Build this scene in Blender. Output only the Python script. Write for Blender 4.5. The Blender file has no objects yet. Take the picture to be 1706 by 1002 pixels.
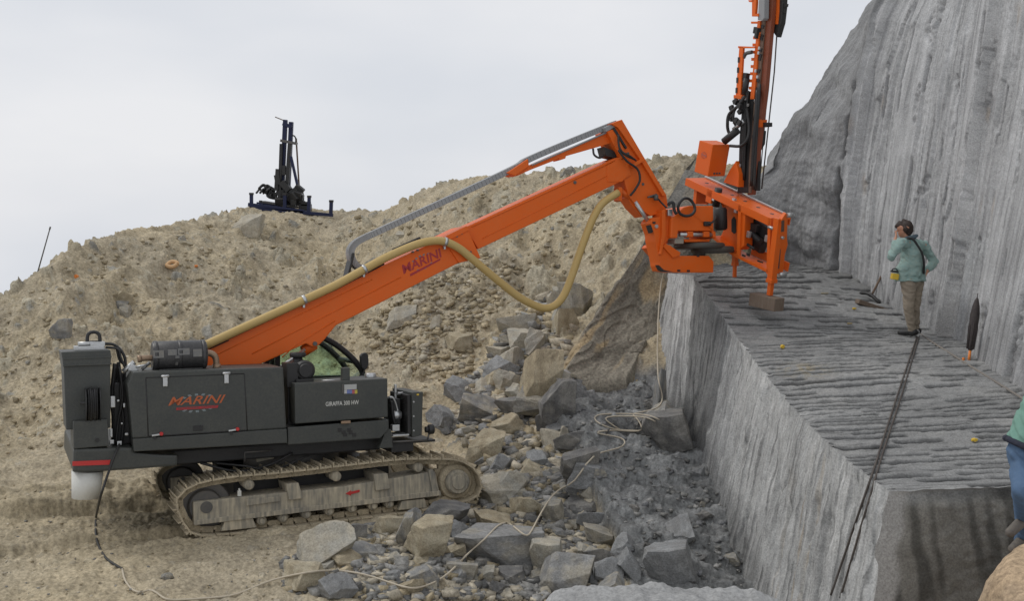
import bpy, bmesh, math, random
import numpy as np
from mathutils import Vector, Matrix, Euler

# ------------------------------------------------------------------ camera
SC = bpy.context.scene
COL = SC.collection
R = math.radians
CAM = Vector((0.0, 0.0, 3.84))
F_PX, CX, CY = 1800.0, 853.0, 501.0
PITCH = math.atan((501.0 - 330.0) / F_PX)
cd = bpy.data.cameras.new("camera")
cam = bpy.data.objects.new("camera", cd)
COL.objects.link(cam)
cam.location = CAM
cam.rotation_euler = (math.pi / 2 - PITCH, 0, 0)
cd.sensor_width = 36.0
cd.lens = 36.0 * F_PX / 1706.0
cd.clip_start = 0.05
cd.clip_end = 2000
SC.camera = cam

# ------------------------------------------------------------------ overcast sky
SUN_EL, SUN_AZ = R(52), R(-68)          # azimuth from +Y (into the picture), negative = left
w = bpy.data.worlds.new("World")
SC.world = w
w.use_nodes = True
nt = w.node_tree
nt.nodes.clear()
wo = nt.nodes.new("ShaderNodeOutputWorld")
bg = nt.nodes.new("ShaderNodeBackground")
bg.inputs[1].default_value = 0.1
sky = nt.nodes.new("ShaderNodeTexSky")
sky.sky_type = 'NISHITA'
sky.sun_disc = False
sky.sun_elevation = SUN_EL
sky.sun_rotation = SUN_AZ
tc = nt.nodes.new("ShaderNodeTexCoord")
noi = nt.nodes.new("ShaderNodeTexNoise")
noi.inputs['Scale'].default_value = 3.0
noi.inputs['Detail'].default_value = 4
noi.inputs['Roughness'].default_value = 0.45
mp = nt.nodes.new("ShaderNodeMapping")
mp.inputs['Scale'].default_value = (1, 1, 2.6)
nt.links.new(tc.outputs['Generated'], mp.inputs[0])
nt.links.new(mp.outputs[0], noi.inputs[0])
ramp = nt.nodes.new("ShaderNodeValToRGB")
ramp.color_ramp.elements[0].position = 0.3
ramp.color_ramp.elements[0].color = (0.68, 0.71, 0.765, 1)
ramp.color_ramp.elements[1].position = 0.7
ramp.color_ramp.elements[1].color = (0.83, 0.835, 0.86, 1)
nt.links.new(noi.outputs[0], ramp.inputs[0])
sc10 = nt.nodes.new("ShaderNodeVectorMath")
sc10.operation = 'SCALE'
sc10.inputs['Scale'].default_value = 10.0
nt.links.new(ramp.outputs[0], sc10.inputs[0])
mx = nt.nodes.new("ShaderNodeMix")
mx.data_type = 'RGBA'
mx.inputs[0].default_value = 0.97        # thick cloud cover over the clear sky
nt.links.new(sky.outputs[0], mx.inputs[6])
nt.links.new(sc10.outputs[0], mx.inputs[7])
nt.links.new(mx.outputs[2], bg.inputs[0])
nt.links.new(bg.outputs[0], wo.inputs[0])

sl = bpy.data.lights.new("sun", 'SUN')
sl.energy = 1.1
sl.angle = R(22)
sl.color = (1.0, 0.97, 0.92)
so = bpy.data.objects.new("sun", sl)
COL.objects.link(so)
sd = Vector((math.sin(SUN_AZ) * math.cos(SUN_EL), math.cos(SUN_AZ) * math.cos(SUN_EL), math.sin(SUN_EL)))
so.rotation_euler = sd.to_track_quat('Z', 'Y').to_euler()
so.location = (-10, 10, 25)

vs = SC.view_settings
vs.view_transform = 'Standard'
vs.look = 'None'
vs.exposure = 0.0
vs.gamma = 1.0

random.seed(7)

# ------------------------------------------------------------------ helpers
RX = Vector((1, 0, 0))
FW = Vector((0, math.cos(PITCH), -math.sin(PITCH)))
UP = Vector((0, math.sin(PITCH), math.cos(PITCH)))

def ray(px, py):
    return FW + RX * ((px - CX) / F_PX) - UP * ((py - CY) / F_PX)

def P(px, py, Y):
    d = ray(px, py)
    return CAM + d * (Y / d.y)

class Frame:
    """A tilted local frame; loc() meets the sight line of a photo pixel with a local plane."""
    def __init__(s, M):
        s.M = M
        s.I = M.inverted()
    def loc(s, px, py, axis, val):
        o = s.I @ CAM
        d = s.I.to_3x3() @ ray(px, py)
        t = (val - o[axis]) / d[axis]
        return o + d * t

def hsh(ix, iy, seed):
    ix = ix.astype(np.int64); iy = iy.astype(np.int64)
    h = (ix * 374761393 + iy * 668265263 + seed * 1442695041) & 0xffffffff
    h = ((h ^ (h >> 13)) * 1274126177) & 0xffffffff
    h = ((h ^ (h >> 16)) * 2246822519) & 0xffffffff
    h = h ^ (h >> 15)
    return (h & 0xffffff) / float(0x1000000)

def vn(x, y, seed=0):
    x = np.asarray(x, float); y = np.asarray(y, float)
    ix = np.floor(x); iy = np.floor(y)
    fx = x - ix; fy = y - iy
    def g(a, b):
        an = hsh(ix + a, iy + b, seed) * 2 * np.pi
        return np.cos(an) * (fx - a) + np.sin(an) * (fy - b)
    u = fx * fx * fx * (fx * (fx * 6 - 15) + 10); v = fy * fy * fy * (fy * (fy * 6 - 15) + 10)
    return ((g(0, 0) * (1 - u) + g(1, 0) * u) * (1 - v) + (g(0, 1) * (1 - u) + g(1, 1) * u) * v) * 1.5

def fbm(x, y, seed=0, oct=4, gain=0.5):
    a = 1.0; s = 0.0; f = 1.0
    for i in range(oct):
        s = s + a * vn(x * f + 17.3 * i, y * f - 9.1 * i, seed + i)
        a *= gain; f *= 2.03
    return s

def stones(x, y, size, seed, prob, hgt=0.35):
    """Angular stones half sunk in the surface: height, mask, random tint."""
    X = x / size; Y = y / size
    ix = np.floor(X); iy = np.floor(Y)
    best = np.full(X.shape, 9.0); rnd = np.zeros(X.shape); tx = np.zeros(X.shape); ty = np.zeros(X.shape)
    ddx = np.zeros(X.shape); ddy = np.zeros(X.shape)
    for a in (-1, 0, 1):
        for b in (-1, 0, 1):
            cx = ix + a; cy = iy + b
            ox = cx + 0.15 + 0.7 * hsh(cx, cy, seed); oy = cy + 0.15 + 0.7 * hsh(cx, cy, seed + 5)
            an = hsh(cx, cy, seed + 9) * 6.283
            qx = X - ox; qy = Y - oy
            rx = qx * np.cos(an) + qy * np.sin(an); ry = (-qx * np.sin(an) + qy * np.cos(an)) * (1.0 + 0.9 * hsh(cx, cy, seed + 11))
            d = 0.55 * np.maximum(np.abs(rx), np.abs(ry)) + 0.45 * np.sqrt(rx * rx + ry * ry) + 0.25 * np.abs(rx + ry * 0.6) * 0.5
            m = d < best
            best = np.where(m, d, best); rnd = np.where(m, hsh(cx, cy, seed + 21), rnd)
            ddx = np.where(m, qx, ddx); ddy = np.where(m, qy, ddy)
            tx = np.where(m, hsh(cx, cy, seed + 31) - .5, tx); ty = np.where(m, hsh(cx, cy, seed + 41) - .5, ty)
    on = (rnd < prob)
    rad = 0.2 + 0.26 * (rnd / max(prob, 1e-6))
    prof = np.clip((rad - best) / 0.07, 0, 1) * on
    hh = prof * size * hgt * (0.35 + rnd / prob * 0.65 + 1.4 * (tx * ddx + ty * ddy))
    return hh, prof, (rnd / prob * 7.13) % 1.0

def smooth(t):
    t = np.clip(t, 0, 1)
    return t * t * (3 - 2 * t)

# ------------------------------------------------------------------ object helpers
def tag(o, label=None, cat=None, group=None, kind=None):
    if label: o['label'] = label
    if cat: o['category'] = cat
    if group: o['group'] = group
    if kind: o['kind'] = kind
    return o

def empty(name, M, label, cat, group=None):
    o = bpy.data.objects.new(name, None)
    o.empty_display_size = 0.3
    COL.objects.link(o)
    o.matrix_world = M
    return tag(o, label, cat, group)

def link_mesh(name, me, mats, parent=None):
    o = bpy.data.objects.new(name, me)
    COL.objects.link(o)
    if mats is not None:
        for m in (mats if isinstance(mats, (list, tuple)) else [mats]):
            me.materials.append(m)
    if parent: o.parent = parent
    return o

def np_mesh(name, V, Fq, mats, col=None, parent=None, smooth_=True):
    me = bpy.data.meshes.new(name)
    n = len(V); m = len(Fq); k = Fq.shape[1]
    me.vertices.add(n); me.vertices.foreach_set('co', np.ascontiguousarray(V, dtype=np.float32).ravel())
    me.loops.add(m * k); me.loops.foreach_set('vertex_index', np.ascontiguousarray(Fq, dtype=np.int32).ravel())
    me.polygons.add(m)
    me.polygons.foreach_set('loop_start', np.arange(0, m * k, k, dtype=np.int32))
    try: me.polygons.foreach_set('loop_total', np.full(m, k, dtype=np.int32))
    except Exception: pass
    if smooth_: me.polygons.foreach_set('use_smooth', np.ones(m, dtype=bool))
    me.update(calc_edges=True)
    if col is not None:
        at = me.attributes.new('Col', 'FLOAT_COLOR', 'POINT')
        c4 = np.ones((n, 4), np.float32); c4[:, :3] = col
        at.data.foreach_set('color', c4.ravel())
    return link_mesh(name, me, mats, parent)

def grid_faces(nr, nc):
    i = np.arange(nr * nc).reshape(nr, nc)
    return np.stack([i[:-1, :-1], i[:-1, 1:], i[1:, 1:], i[1:, :-1]], -1).reshape(-1, 4)

def grid_normals(G):
    du = np.gradient(G, axis=1); dv = np.gradient(G, axis=0)
    n = np.cross(du, dv)
    return n / (np.linalg.norm(n, axis=2, keepdims=True) + 1e-9)

def catmull(pts, n=6):
    pts = [Vector(p) for p in pts]
    if len(pts) < 3: return pts
    q = [pts[0] * 2 - pts[1]] + pts + [pts[-1] * 2 - pts[-2]]
    out = []
    for i in range(1, len(q) - 2):
        a, b, c, d = q[i - 1], q[i], q[i + 1], q[i + 2]
        for k in range(n):
            t = k / n
            out.append(0.5 * ((2 * b) + (c - a) * t + (2 * a - 5 * b + 4 * c - d) * t * t + (3 * b - a - 3 * c + d) * t ** 3))
    out.append(pts[-1])
    return out

class MB:
    """Collects shapes into one mesh; every vertex goes through the frame M."""
    def __init__(s, M=None):
        s.pieces = []; s.M = M
    def _add(s, tmp, mat=0):
        if s.M is not None: bmesh.ops.transform(tmp, matrix=s.M, verts=tmp.verts)
        for f in tmp.faces: f.material_index = mat
        me = bpy.data.meshes.new('t'); tmp.to_mesh(me); tmp.free()
        s.pieces.append(me)
        return s
    def prism(s, poly, a0, a1, axis=1, bev=0.012, mat=0):
        """poly: 2-D outline in the two axes other than `axis`, extruded a0..a1."""
        t = bmesh.new()
        def mk(p, a):
            if axis == 1: return (p[0], a, p[1])
            if axis == 0: return (a, p[0], p[1])
            return (p[0], p[1], a)
        A = [t.verts.new(mk(p, a0)) for p in poly]; B = [t.verts.new(mk(p, a1)) for p in poly]
        n = len(poly)
        t.faces.new(A); t.faces.new(B[::-1])
        for i in range(n): t.faces.new((A[i], B[i], B[(i + 1) % n], A[(i + 1) % n]))
        bmesh.ops.recalc_face_normals(t, faces=t.faces)
        if bev > 0:
            bmesh.ops.bevel(t, geom=list(t.edges), offset=bev, segments=2, affect='EDGES', profile=0.6, clamp_overlap=True)
        return s._add(t, mat)
    def box(s, c, sz, rot=None, bev=0.008, mat=0):
        t = bmesh.new()
        bmesh.ops.create_cube(t, size=1.0)
        bmesh.ops.scale(t, vec=Vector(sz), verts=t.verts)
        if bev > 0:
            bmesh.ops.bevel(t, geom=list(t.edges), offset=min(bev, min(sz) * .3), segments=2, affect='EDGES', profile=0.6, clamp_overlap=True)
        M = Matrix.Translation(Vector(c))
        if rot is not None: M = M @ (rot if isinstance(rot, Matrix) else Euler(rot).to_matrix().to_4x4())
        bmesh.ops.transform(t, matrix=M, verts=t.verts)
        return s._add(t, mat)
    def tube(s, pts, r, n=8, mat=0, cap=True):
        pts = [Vector(p) for p in pts]
        t = bmesh.new(); rings = []
        rr = r if isinstance(r, (list, tuple)) else [r] * len(pts)
        up = None
        for i, p in enumerate(pts):
            d = (pts[min(i + 1, len(pts) - 1)] - pts[max(i - 1, 0)])
            if d.length < 1e-9: d = Vector((0, 0, 1))
            d.normalize()
            if up is None:
                up = Vector((0, 0, 1)) if abs(d.z) < .9 else Vector((1, 0, 0))
            x = up - d * up.dot(d)
            if x.length < 1e-5: x = d.orthogonal()
            x.normalize(); up = x; y = d.cross(x)
            rings.append([t.verts.new(p + (x * math.cos(6.28318 * k / n) + y * math.sin(6.28318 * k / n)) * rr[i]) for k in range(n)])
        for a, b in zip(rings[:-1], rings[1:]):
            for k in range(n):
                f = t.faces.new((a[k], a[(k + 1) % n], b[(k + 1) % n], b[k])); f.smooth = True
        if cap:
            t.faces.new(rings[0][::-1]); t.faces.new(rings[-1])
        return s._add(t, mat)
    def cyl(s, p0, p1, r, n=24, r2=None, bev=0.0, mat=0):
        p0 = Vector(p0); p1 = Vector(p1)
        d = (p1 - p0).normalized(); L = (p1 - p0).length
        r2 = r if r2 is None else r2
        if bev <= 0: return s.tube([p0, p1], [r, r2], n, mat)
        return s.tube([p0, p0 + d * .0005, p0 + d * bev, p1 - d * bev, p1 - d * .0005, p1], [max(r - bev, .001), max(r - bev, .001) + .0004, r, r2, max(r2 - bev, .001) + .0004, max(r2 - bev, .001)], n, mat)
    def build(s, name, mat, parent=None, split=None):
        """One mesh; or one object per piece where each piece is a part of its own."""
        if split is None: split = name in SPLIT
        groups = [[p] for p in s.pieces] if split else [s.pieces]
        o = None
        for g in groups:
            bm = bmesh.new()
            for p in g: bm.from_mesh(p)
            bmesh.ops.recalc_face_normals(bm, faces=bm.faces)
            me = bpy.data.meshes.new(name)
            bm.to_mesh(me); bm.free()
            o = link_mesh(SPLIT.get(name, name) if split else name, me, mat, parent)
        for p in s.pieces: bpy.data.meshes.remove(p)
        s.pieces = []
        return o

SPLIT = {'bolt': 'bolt', 'hose_coupling': 'hose_coupling', 'light_gap': 'light_gap', 'slot': 'slot', 'plate_hole': 'plate_hole', 'cylinder_fitting': 'cylinder_fitting',
         'hydraulic_hoses': 'hydraulic_hose', 'hydraulic_fitting': 'hydraulic_fitting', 'sticker': 'sticker', 'terminal': 'terminal', 'weld_seam': 'weld_seam', 'hoist_cable': 'hoist_cable', 'pin': 'pin', 'mast_fitting': 'mast_fitting', 'valve_box': 'valve_box', 'chain_bracket': 'chain_bracket'}

# ------------------------------------------------------------------ materials
MATS = {}
def nodes(name):
    m = bpy.data.materials.new(name); m.use_nodes = True
    t = m.node_tree
    return m, t, t.nodes['Principled BSDF']

def nd(t, typ, **kw):
    n = t.nodes.new(typ)
    for k, v in kw.items():
        if k in n.inputs: n.inputs[k].default_value = v
        else: setattr(n, k, v)
    return n

def paint(name, col, rough=0.4, dust=0.25, dustcol=(0.33, 0.28, 0.20), metal=0.0, spec=0.5, dscale=3.0, streak=False):
    """Paint or metal with uneven dust, dirt in blotches and a slight surface waviness."""
    m, t, b = nodes(name)
    tc = nd(t, 'ShaderNodeTexCoord')
    n1 = nd(t, 'ShaderNodeTexNoise', Scale=dscale, Detail=8.0, Roughness=0.65)
    n2 = nd(t, 'ShaderNodeTexNoise', Scale=dscale * 14, Detail=4.0)
    if streak:
        mp = nd(t, 'ShaderNodeMapping'); mp.inputs['Scale'].default_value = (1, 1, 0.12)
        t.links.new(tc.outputs['Object'], mp.inputs[0]); t.links.new(mp.outputs[0], n2.inputs[0])
    else:
        t.links.new(tc.outputs['Object'], n2.inputs[0])
    t.links.new(tc.outputs['Object'], n1.inputs[0])
    ad = nd(t, 'ShaderNodeMath', operation='MULTIPLY')
    t.links.new(n1.outputs[0], ad.inputs[0]); t.links.new(n2.outputs[0], ad.inputs[1])
    mr = nd(t, 'ShaderNodeMapRange'); mr.inputs[1].default_value = 0.14; mr.inputs[2].default_value = 0.42
    mr.inputs[3].default_value = dust * 0.12; mr.inputs[4].default_value = min(dust * 1.3, 1)
    t.links.new(ad.outputs[0], mr.inputs[0])
    mx = nd(t, 'ShaderNodeMix', data_type='RGBA')
    mx.inputs[6].default_value = (*col, 1); mx.inputs[7].default_value = (*dustcol, 1)
    t.links.new(mr.outputs[0], mx.inputs[0]); t.links.new(mx.outputs[2], b.inputs['Base Color'])
    rr = nd(t, 'ShaderNodeMapRange'); rr.inputs[3].default_value = rough; rr.inputs[4].default_value = min(rough + .45, 1)
    t.links.new(mr.outputs[0], rr.inputs[0]); t.links.new(rr.outputs[0], b.inputs['Roughness'])
    b.inputs['Metallic'].default_value = metal
    b.inputs['Specular IOR Level'].default_value = spec
    bp = nd(t, 'ShaderNodeBump', Strength=0.06, Distance=0.02)
    t.links.new(n2.outputs[0], bp.inputs['Height']); t.links.new(bp.outputs[0], b.inputs['Normal'])
    MATS[name] = m
    return m

def rock_mat(name, base=None, attr=False, vscale=1.0, bump=0.5, dark=0.55, lite=1.35, tint=None, rough=0.92, fine=40.0, con=.40):
    m, t, b = nodes(name)
    tc = nd(t, 'ShaderNodeTexCoord')
    n1 = nd(t, 'ShaderNodeTexNoise', Scale=2.3 * vscale, Detail=9.0, Roughness=0.62)
    n2 = nd(t, 'ShaderNodeTexNoise', Scale=fine * vscale, Detail=8.0, Roughness=0.75)
    t.links.new(tc.outputs['Object'], n1.inputs[0]); t.links.new(tc.outputs['Object'], n2.inputs[0])
    r1 = nd(t, 'ShaderNodeMapRange'); r1.inputs[1].default_value = .3; r1.inputs[2].default_value = .7
    r1.inputs[3].default_value = dark; r1.inputs[4].default_value = lite
    t.links.new(n1.outputs[0], r1.inputs[0])
    r2 = nd(t, 'ShaderNodeMapRange'); r2.inputs[1].default_value = .36; r2.inputs[2].default_value = .64
    r2.inputs[3].default_value = 1 - con; r2.inputs[4].default_value = 1 + con * .95
    t.links.new(n2.outputs[0], r2.inputs[0])
    mu = nd(t, 'ShaderNodeMath', operation='MULTIPLY')
    t.links.new(r1.outputs[0], mu.inputs[0]); t.links.new(r2.outputs[0], mu.inputs[1])
    sc = nd(t, 'ShaderNodeVectorMath', operation='SCALE')
    if attr:
        a = nd(t, 'ShaderNodeAttribute', attribute_name='Col'); t.links.new(a.outputs['Color'], sc.inputs[0])
    else:
        oi = nd(t, 'ShaderNodeObjectInfo')
        mx = nd(t, 'ShaderNodeMix', data_type='RGBA')
        mx.inputs[6].default_value = (*base, 1); mx.inputs[7].default_value = (*(tint or base), 1)
        ad = nd(t, 'ShaderNodeMath', operation='ADD'); ad.use_clamp = True
        mm = nd(t, 'ShaderNodeMapRange'); mm.inputs[1].default_value = .4; mm.inputs[2].default_value = .62; mm.inputs[3].default_value = -.4; mm.inputs[4].default_value = .5
        n3 = nd(t, 'ShaderNodeTexNoise', Scale=1.6 * vscale, Detail=3.0)
        t.links.new(tc.outputs['Object'], n3.inputs[0]); t.links.new(n3.outputs[0], mm.inputs[0])
        t.links.new(oi.outputs['Random'], ad.inputs[0]); t.links.new(mm.outputs[0], ad.inputs[1])
        t.links.new(ad.outputs[0], mx.inputs[0]); t.links.new(mx.outputs[2], sc.inputs[0])
    t.links.new(mu.outputs[0], sc.inputs['Scale'])
    t.links.new(sc.outputs[0], b.inputs['Base Color'])
    b.inputs['Roughness'].default_value = rough
    b.inputs['Specular IOR Level'].default_value = 0.25
    bp = nd(t, 'ShaderNodeBump', Strength=min(bump * 1.5, 1), Distance=0.03)
    hm = nd(t, 'ShaderNodeMath', operation='MULTIPLY_ADD'); hm.inputs[1].default_value = 0.5
    t.links.new(n2.outputs[0], hm.inputs[0]); t.links.new(n1.outputs[0], hm.inputs[2])
    t.links.new(hm.outputs[0], bp.inputs['Height']); t.links.new(bp.outputs[0], b.inputs['Normal'])
    MATS[name] = m
    return m

ORANGE = paint('orange_paint', (0.74, 0.118, 0.005), 0.42, 0.15, (0.44, 0.21, 0.09), spec=.3)
GREY = paint('dark_grey_paint', (0.044, 0.048, 0.045), 0.42, 0.20, (0.15, 0.145, 0.12), spec=.4)
BLACK = paint('black_rubber', (0.014, 0.014, 0.015), 0.5, 0.12, (0.12, 0.11, 0.09))
STEEL = paint('bright_steel', (0.55, 0.56, 0.56), 0.3, 0.2, (0.25, 0.22, 0.18), metal=0.8)
DKSTEEL = paint('dark_steel', (0.09, 0.09, 0.09), 0.45, 0.3, (0.22, 0.19, 0.15), metal=0.4)
CHAING = paint('grey_chain_plastic', (0.27, 0.275, 0.28), 0.5, 0.1)
HOSEY = paint('tan_hose_rubber', (0.48, 0.33, 0.11), 0.55, 0.2, (0.5, 0.4, 0.22))
DUSTM = paint('dust_caked_steel', (0.14, 0.137, 0.125), 0.75, 1.0, (0.54, 0.47, 0.34), dscale=2.2, streak=True)
TRACKM = paint('mud_caked_track', (0.24, 0.205, 0.145), 0.9, 1.0, (0.58, 0.49, 0.34), dscale=5)
WHITEP = paint('white_plastic', (0.62, 0.62, 0.58), 0.5, 0.15)
RED = paint('red_stripe', (0.5, 0.02, 0.02), 0.4, 0.06)
LOGO_O = paint('logo_orange', (0.42, 0.09, 0.02), 0.4, 0.05)
LOGO_R = paint('logo_red', (0.36, 0.012, 0.018), 0.4, 0.03)
LOGO_G = paint('logo_grey', (0.16, 0.19, 0.20), 0.4, 0.05)
BRASS = paint('pipe_bronze', (0.30, 0.20, 0.13), 0.4, 0.2, metal=0.5)
BLUEP = paint('blue_paint', (0.012, 0.018, 0.06), 0.5, 0.12, (.08, .08, .09), spec=.3)
RUST = paint('rusty_dark_steel', (0.10, 0.055, 0.035), 0.7, 0.3)
WOOD = paint('weathered_wood', (0.15, 0.105, 0.075), 0.8, 0.5, (0.25, 0.205, 0.16), streak=True)
YELLOW = paint('yellow_plastic', (0.68, 0.45, 0.03), 0.5, 0.1)
ORPL = paint('orange_plastic', (0.75, 0.22, 0.03), 0.5, 0.1)
ROPEW = paint('white_cord', (0.52, 0.46, 0.36), 0.8, 0.25)
ROPED = paint('dark_wire_rope', (0.045, 0.035, 0.033), 0.6, 0.15)
ORANGED = paint('orange_brown_rail', (0.24, 0.055, 0.02), 0.45, 0.25, (0.12, 0.08, 0.06))

def glass_mat():
    m, t, b = nodes('green_cab_glass')
    b.inputs['Base Color'].default_value = (0.74, 0.90, 0.78, 1)
    b.inputs['Roughness'].default_value = 0.03
    b.inputs['Transmission Weight'].default_value = 1.0
    b.inputs['IOR'].default_value = 1.05
    return m
GLASS = glass_mat()

# ================================================================== machine frame (needed by the ground under it)
MF = Frame(Matrix.Translation((-2.72, 14.02, -0.25)) @ Euler((0, 0, R(25))).to_matrix().to_4x4()
           @ Euler((0, R(1.5), 0)).to_matrix().to_4x4() @ Euler((R(-5), 0, 0)).to_matrix().to_4x4())
MO = MF.M.translation
MN = MF.M.to_3x3() @ Vector((0, 0, 1))

# ================================================================== ground, spoil heap and quarry floor: one height field
HT = np.array([  # px, toe_y, toe_z, crest_y, crest_Y
    (-420, 800, 0.10, 640, 19), (-200, 800, 0.05, 560, 20), (0, 790, 0.0, 487, 21), (50, 788, 0, 452, 21.5), (100, 785, 0.0, 418, 22),
    (200, 782, -0.1, 386, 24), (300, 775, -0.15, 368, 26.5), (400, 765, -0.15, 347, 29.5), (470, 760, -0.1, 343, 31), (560, 745, -0.1, 348, 31),
    (640, 735, 0.0, 349, 29), (695, 725, 0.1, 322, 27.5), (740, 712, 0.1, 308, 27), (800, 695, 0.2, 293, 26.5),
    (870, 680, 0.35, 284, 26), (940, 665, 0.55, 276, 25.7), (1000, 650, 0.75, 268, 25.5), (1080, 635, 0.9, 262, 25.3),
    (1130, 625, 1.0, 257, 25.2), (1165, 620, 1.0, 262, 25.2), (1300, 600, 1.0, 278, 25.5), (1600, 600, 1.0, 300, 26)], float)

def shelf_z(X, Y):
    return 0.6 - 0.227 * (15.7 - Y) - 0.2 * (X - 0.8)

def shelf_b(Y):
    return np.interp(Y, [9, 11.8, 13.94, 15.5, 16.8, 18], [1.0, 1.16, 1.0, 0.72, 0.46, 0.3])

def hfield(X, Y, detail=True):
    X = np.asarray(X, float); Y = np.asarray(Y, float)
    px = CX + F_PX * X / (Y * math.cos(PITCH) )          # azimuth table only
    px = CX + F_PX * X / Y
    toe_y = np.interp(px, HT[:, 0], HT[:, 1]); tz = np.interp(px, HT[:, 0], HT[:, 2])
    cy = np.interp(px, HT[:, 0], HT[:, 3]); cY = np.interp(px, HT[:, 0], HT[:, 4])
    sl = lambda py: (np.cos(PITCH) * (-(py - CY) / F_PX) - np.sin(PITCH)) / (np.cos(PITCH) + np.sin(PITCH) * (-(py - CY) / F_PX))
    tY = (tz - 3.84) / sl(toe_y)
    cz = 3.84 + sl(cy) * cY
    # ground
    w = np.exp(-(((X - MO.x) / 3.4) ** 2 + ((Y - MO.y) / 2.0) ** 2))
    pl = MO.z - (MN.x * (X - MO.x) + MN.y * (Y - MO.y)) / MN.z
    g = w * pl + (1 - w) * (-0.10)
    g = g - 0.38 * smooth((X + 1.3) / 1.5) * (1 - smooth((Y - 12.6) / 2.6)) + 0.13 * smooth((X + 1.5) / 1.5) * np.clip(Y - 13.8, 0, 4)
    d = Y - (12.75 + (X + 6.5) * 0.55)
    g = g + 0.26 * smooth((d + .05 * vn(X * 2.1, Y * 2.1, 3)) / 0.3) * smooth((-X - 4.0) / 0.8) * (1 - smooth((d - 0.7) / 1.5))
    # heap
    t = (Y - tY) / (cY - tY)
    tt = np.clip(t, 0, 1)
    prof = np.where(t < 0, t * 1.3, 0.82 * tt + 0.36 * tt * tt - 0.18 * tt ** 3)
    prof = np.where(t > 1, 1.0 - 0.55 * (t - 1), prof)
    hp = tz + (cz - tz) * prof
    A = smooth(t * 3.0) * (1 - smooth((t - 0.86) / 0.12) * 0.75)
    hol = np.exp(-(((px - 925) / 85) ** 2 + ((t - 0.55) / 0.16) ** 2))
    hp = hp - 0.75 * hol
    big = 0.0
    if detail:
        big = 0.34 * fbm(X / 2.6, Y / 2.6, 11, 2) + 0.10 * fbm(X / 0.9 + Y * .25, Y / 1.3, 15, 2)
        gul = -0.42 * np.abs(vn((X - .35 * (Y - 20)) / 1.9 + .25 * vn(X / 1.1, Y / 1.1, 18), Y / 6.0, 19)) + .1
        hp = hp + A * (big + gul)
    k = 0.22
    dd = np.clip(0.5 + 0.5 * (hp - g) / k, 0, 1)
    h = g * (1 - dd) + hp * dd + k * dd * (1 - dd)
    # wet rock shelf
    xb = shelf_b(Y) + (0.20 * fbm(Y / 0.7, X / 0.9 + 2.0, 23, 4) if detail else 0)
    ws = smooth((X - xb) / (0.10 + 0.3 * smooth(vn(Y / .8, X * 0, 24) + .3))) * (1 - smooth((Y - 17.3) / 0.7))
    hs = shelf_z(X, Y)
    if detail:
        hs = hs + 0.07 * fbm(X / 0.8, Y / 0.5, 27, 4)
    h = h * (1 - ws) + hs * ws
    return h, A, ws, t

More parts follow.
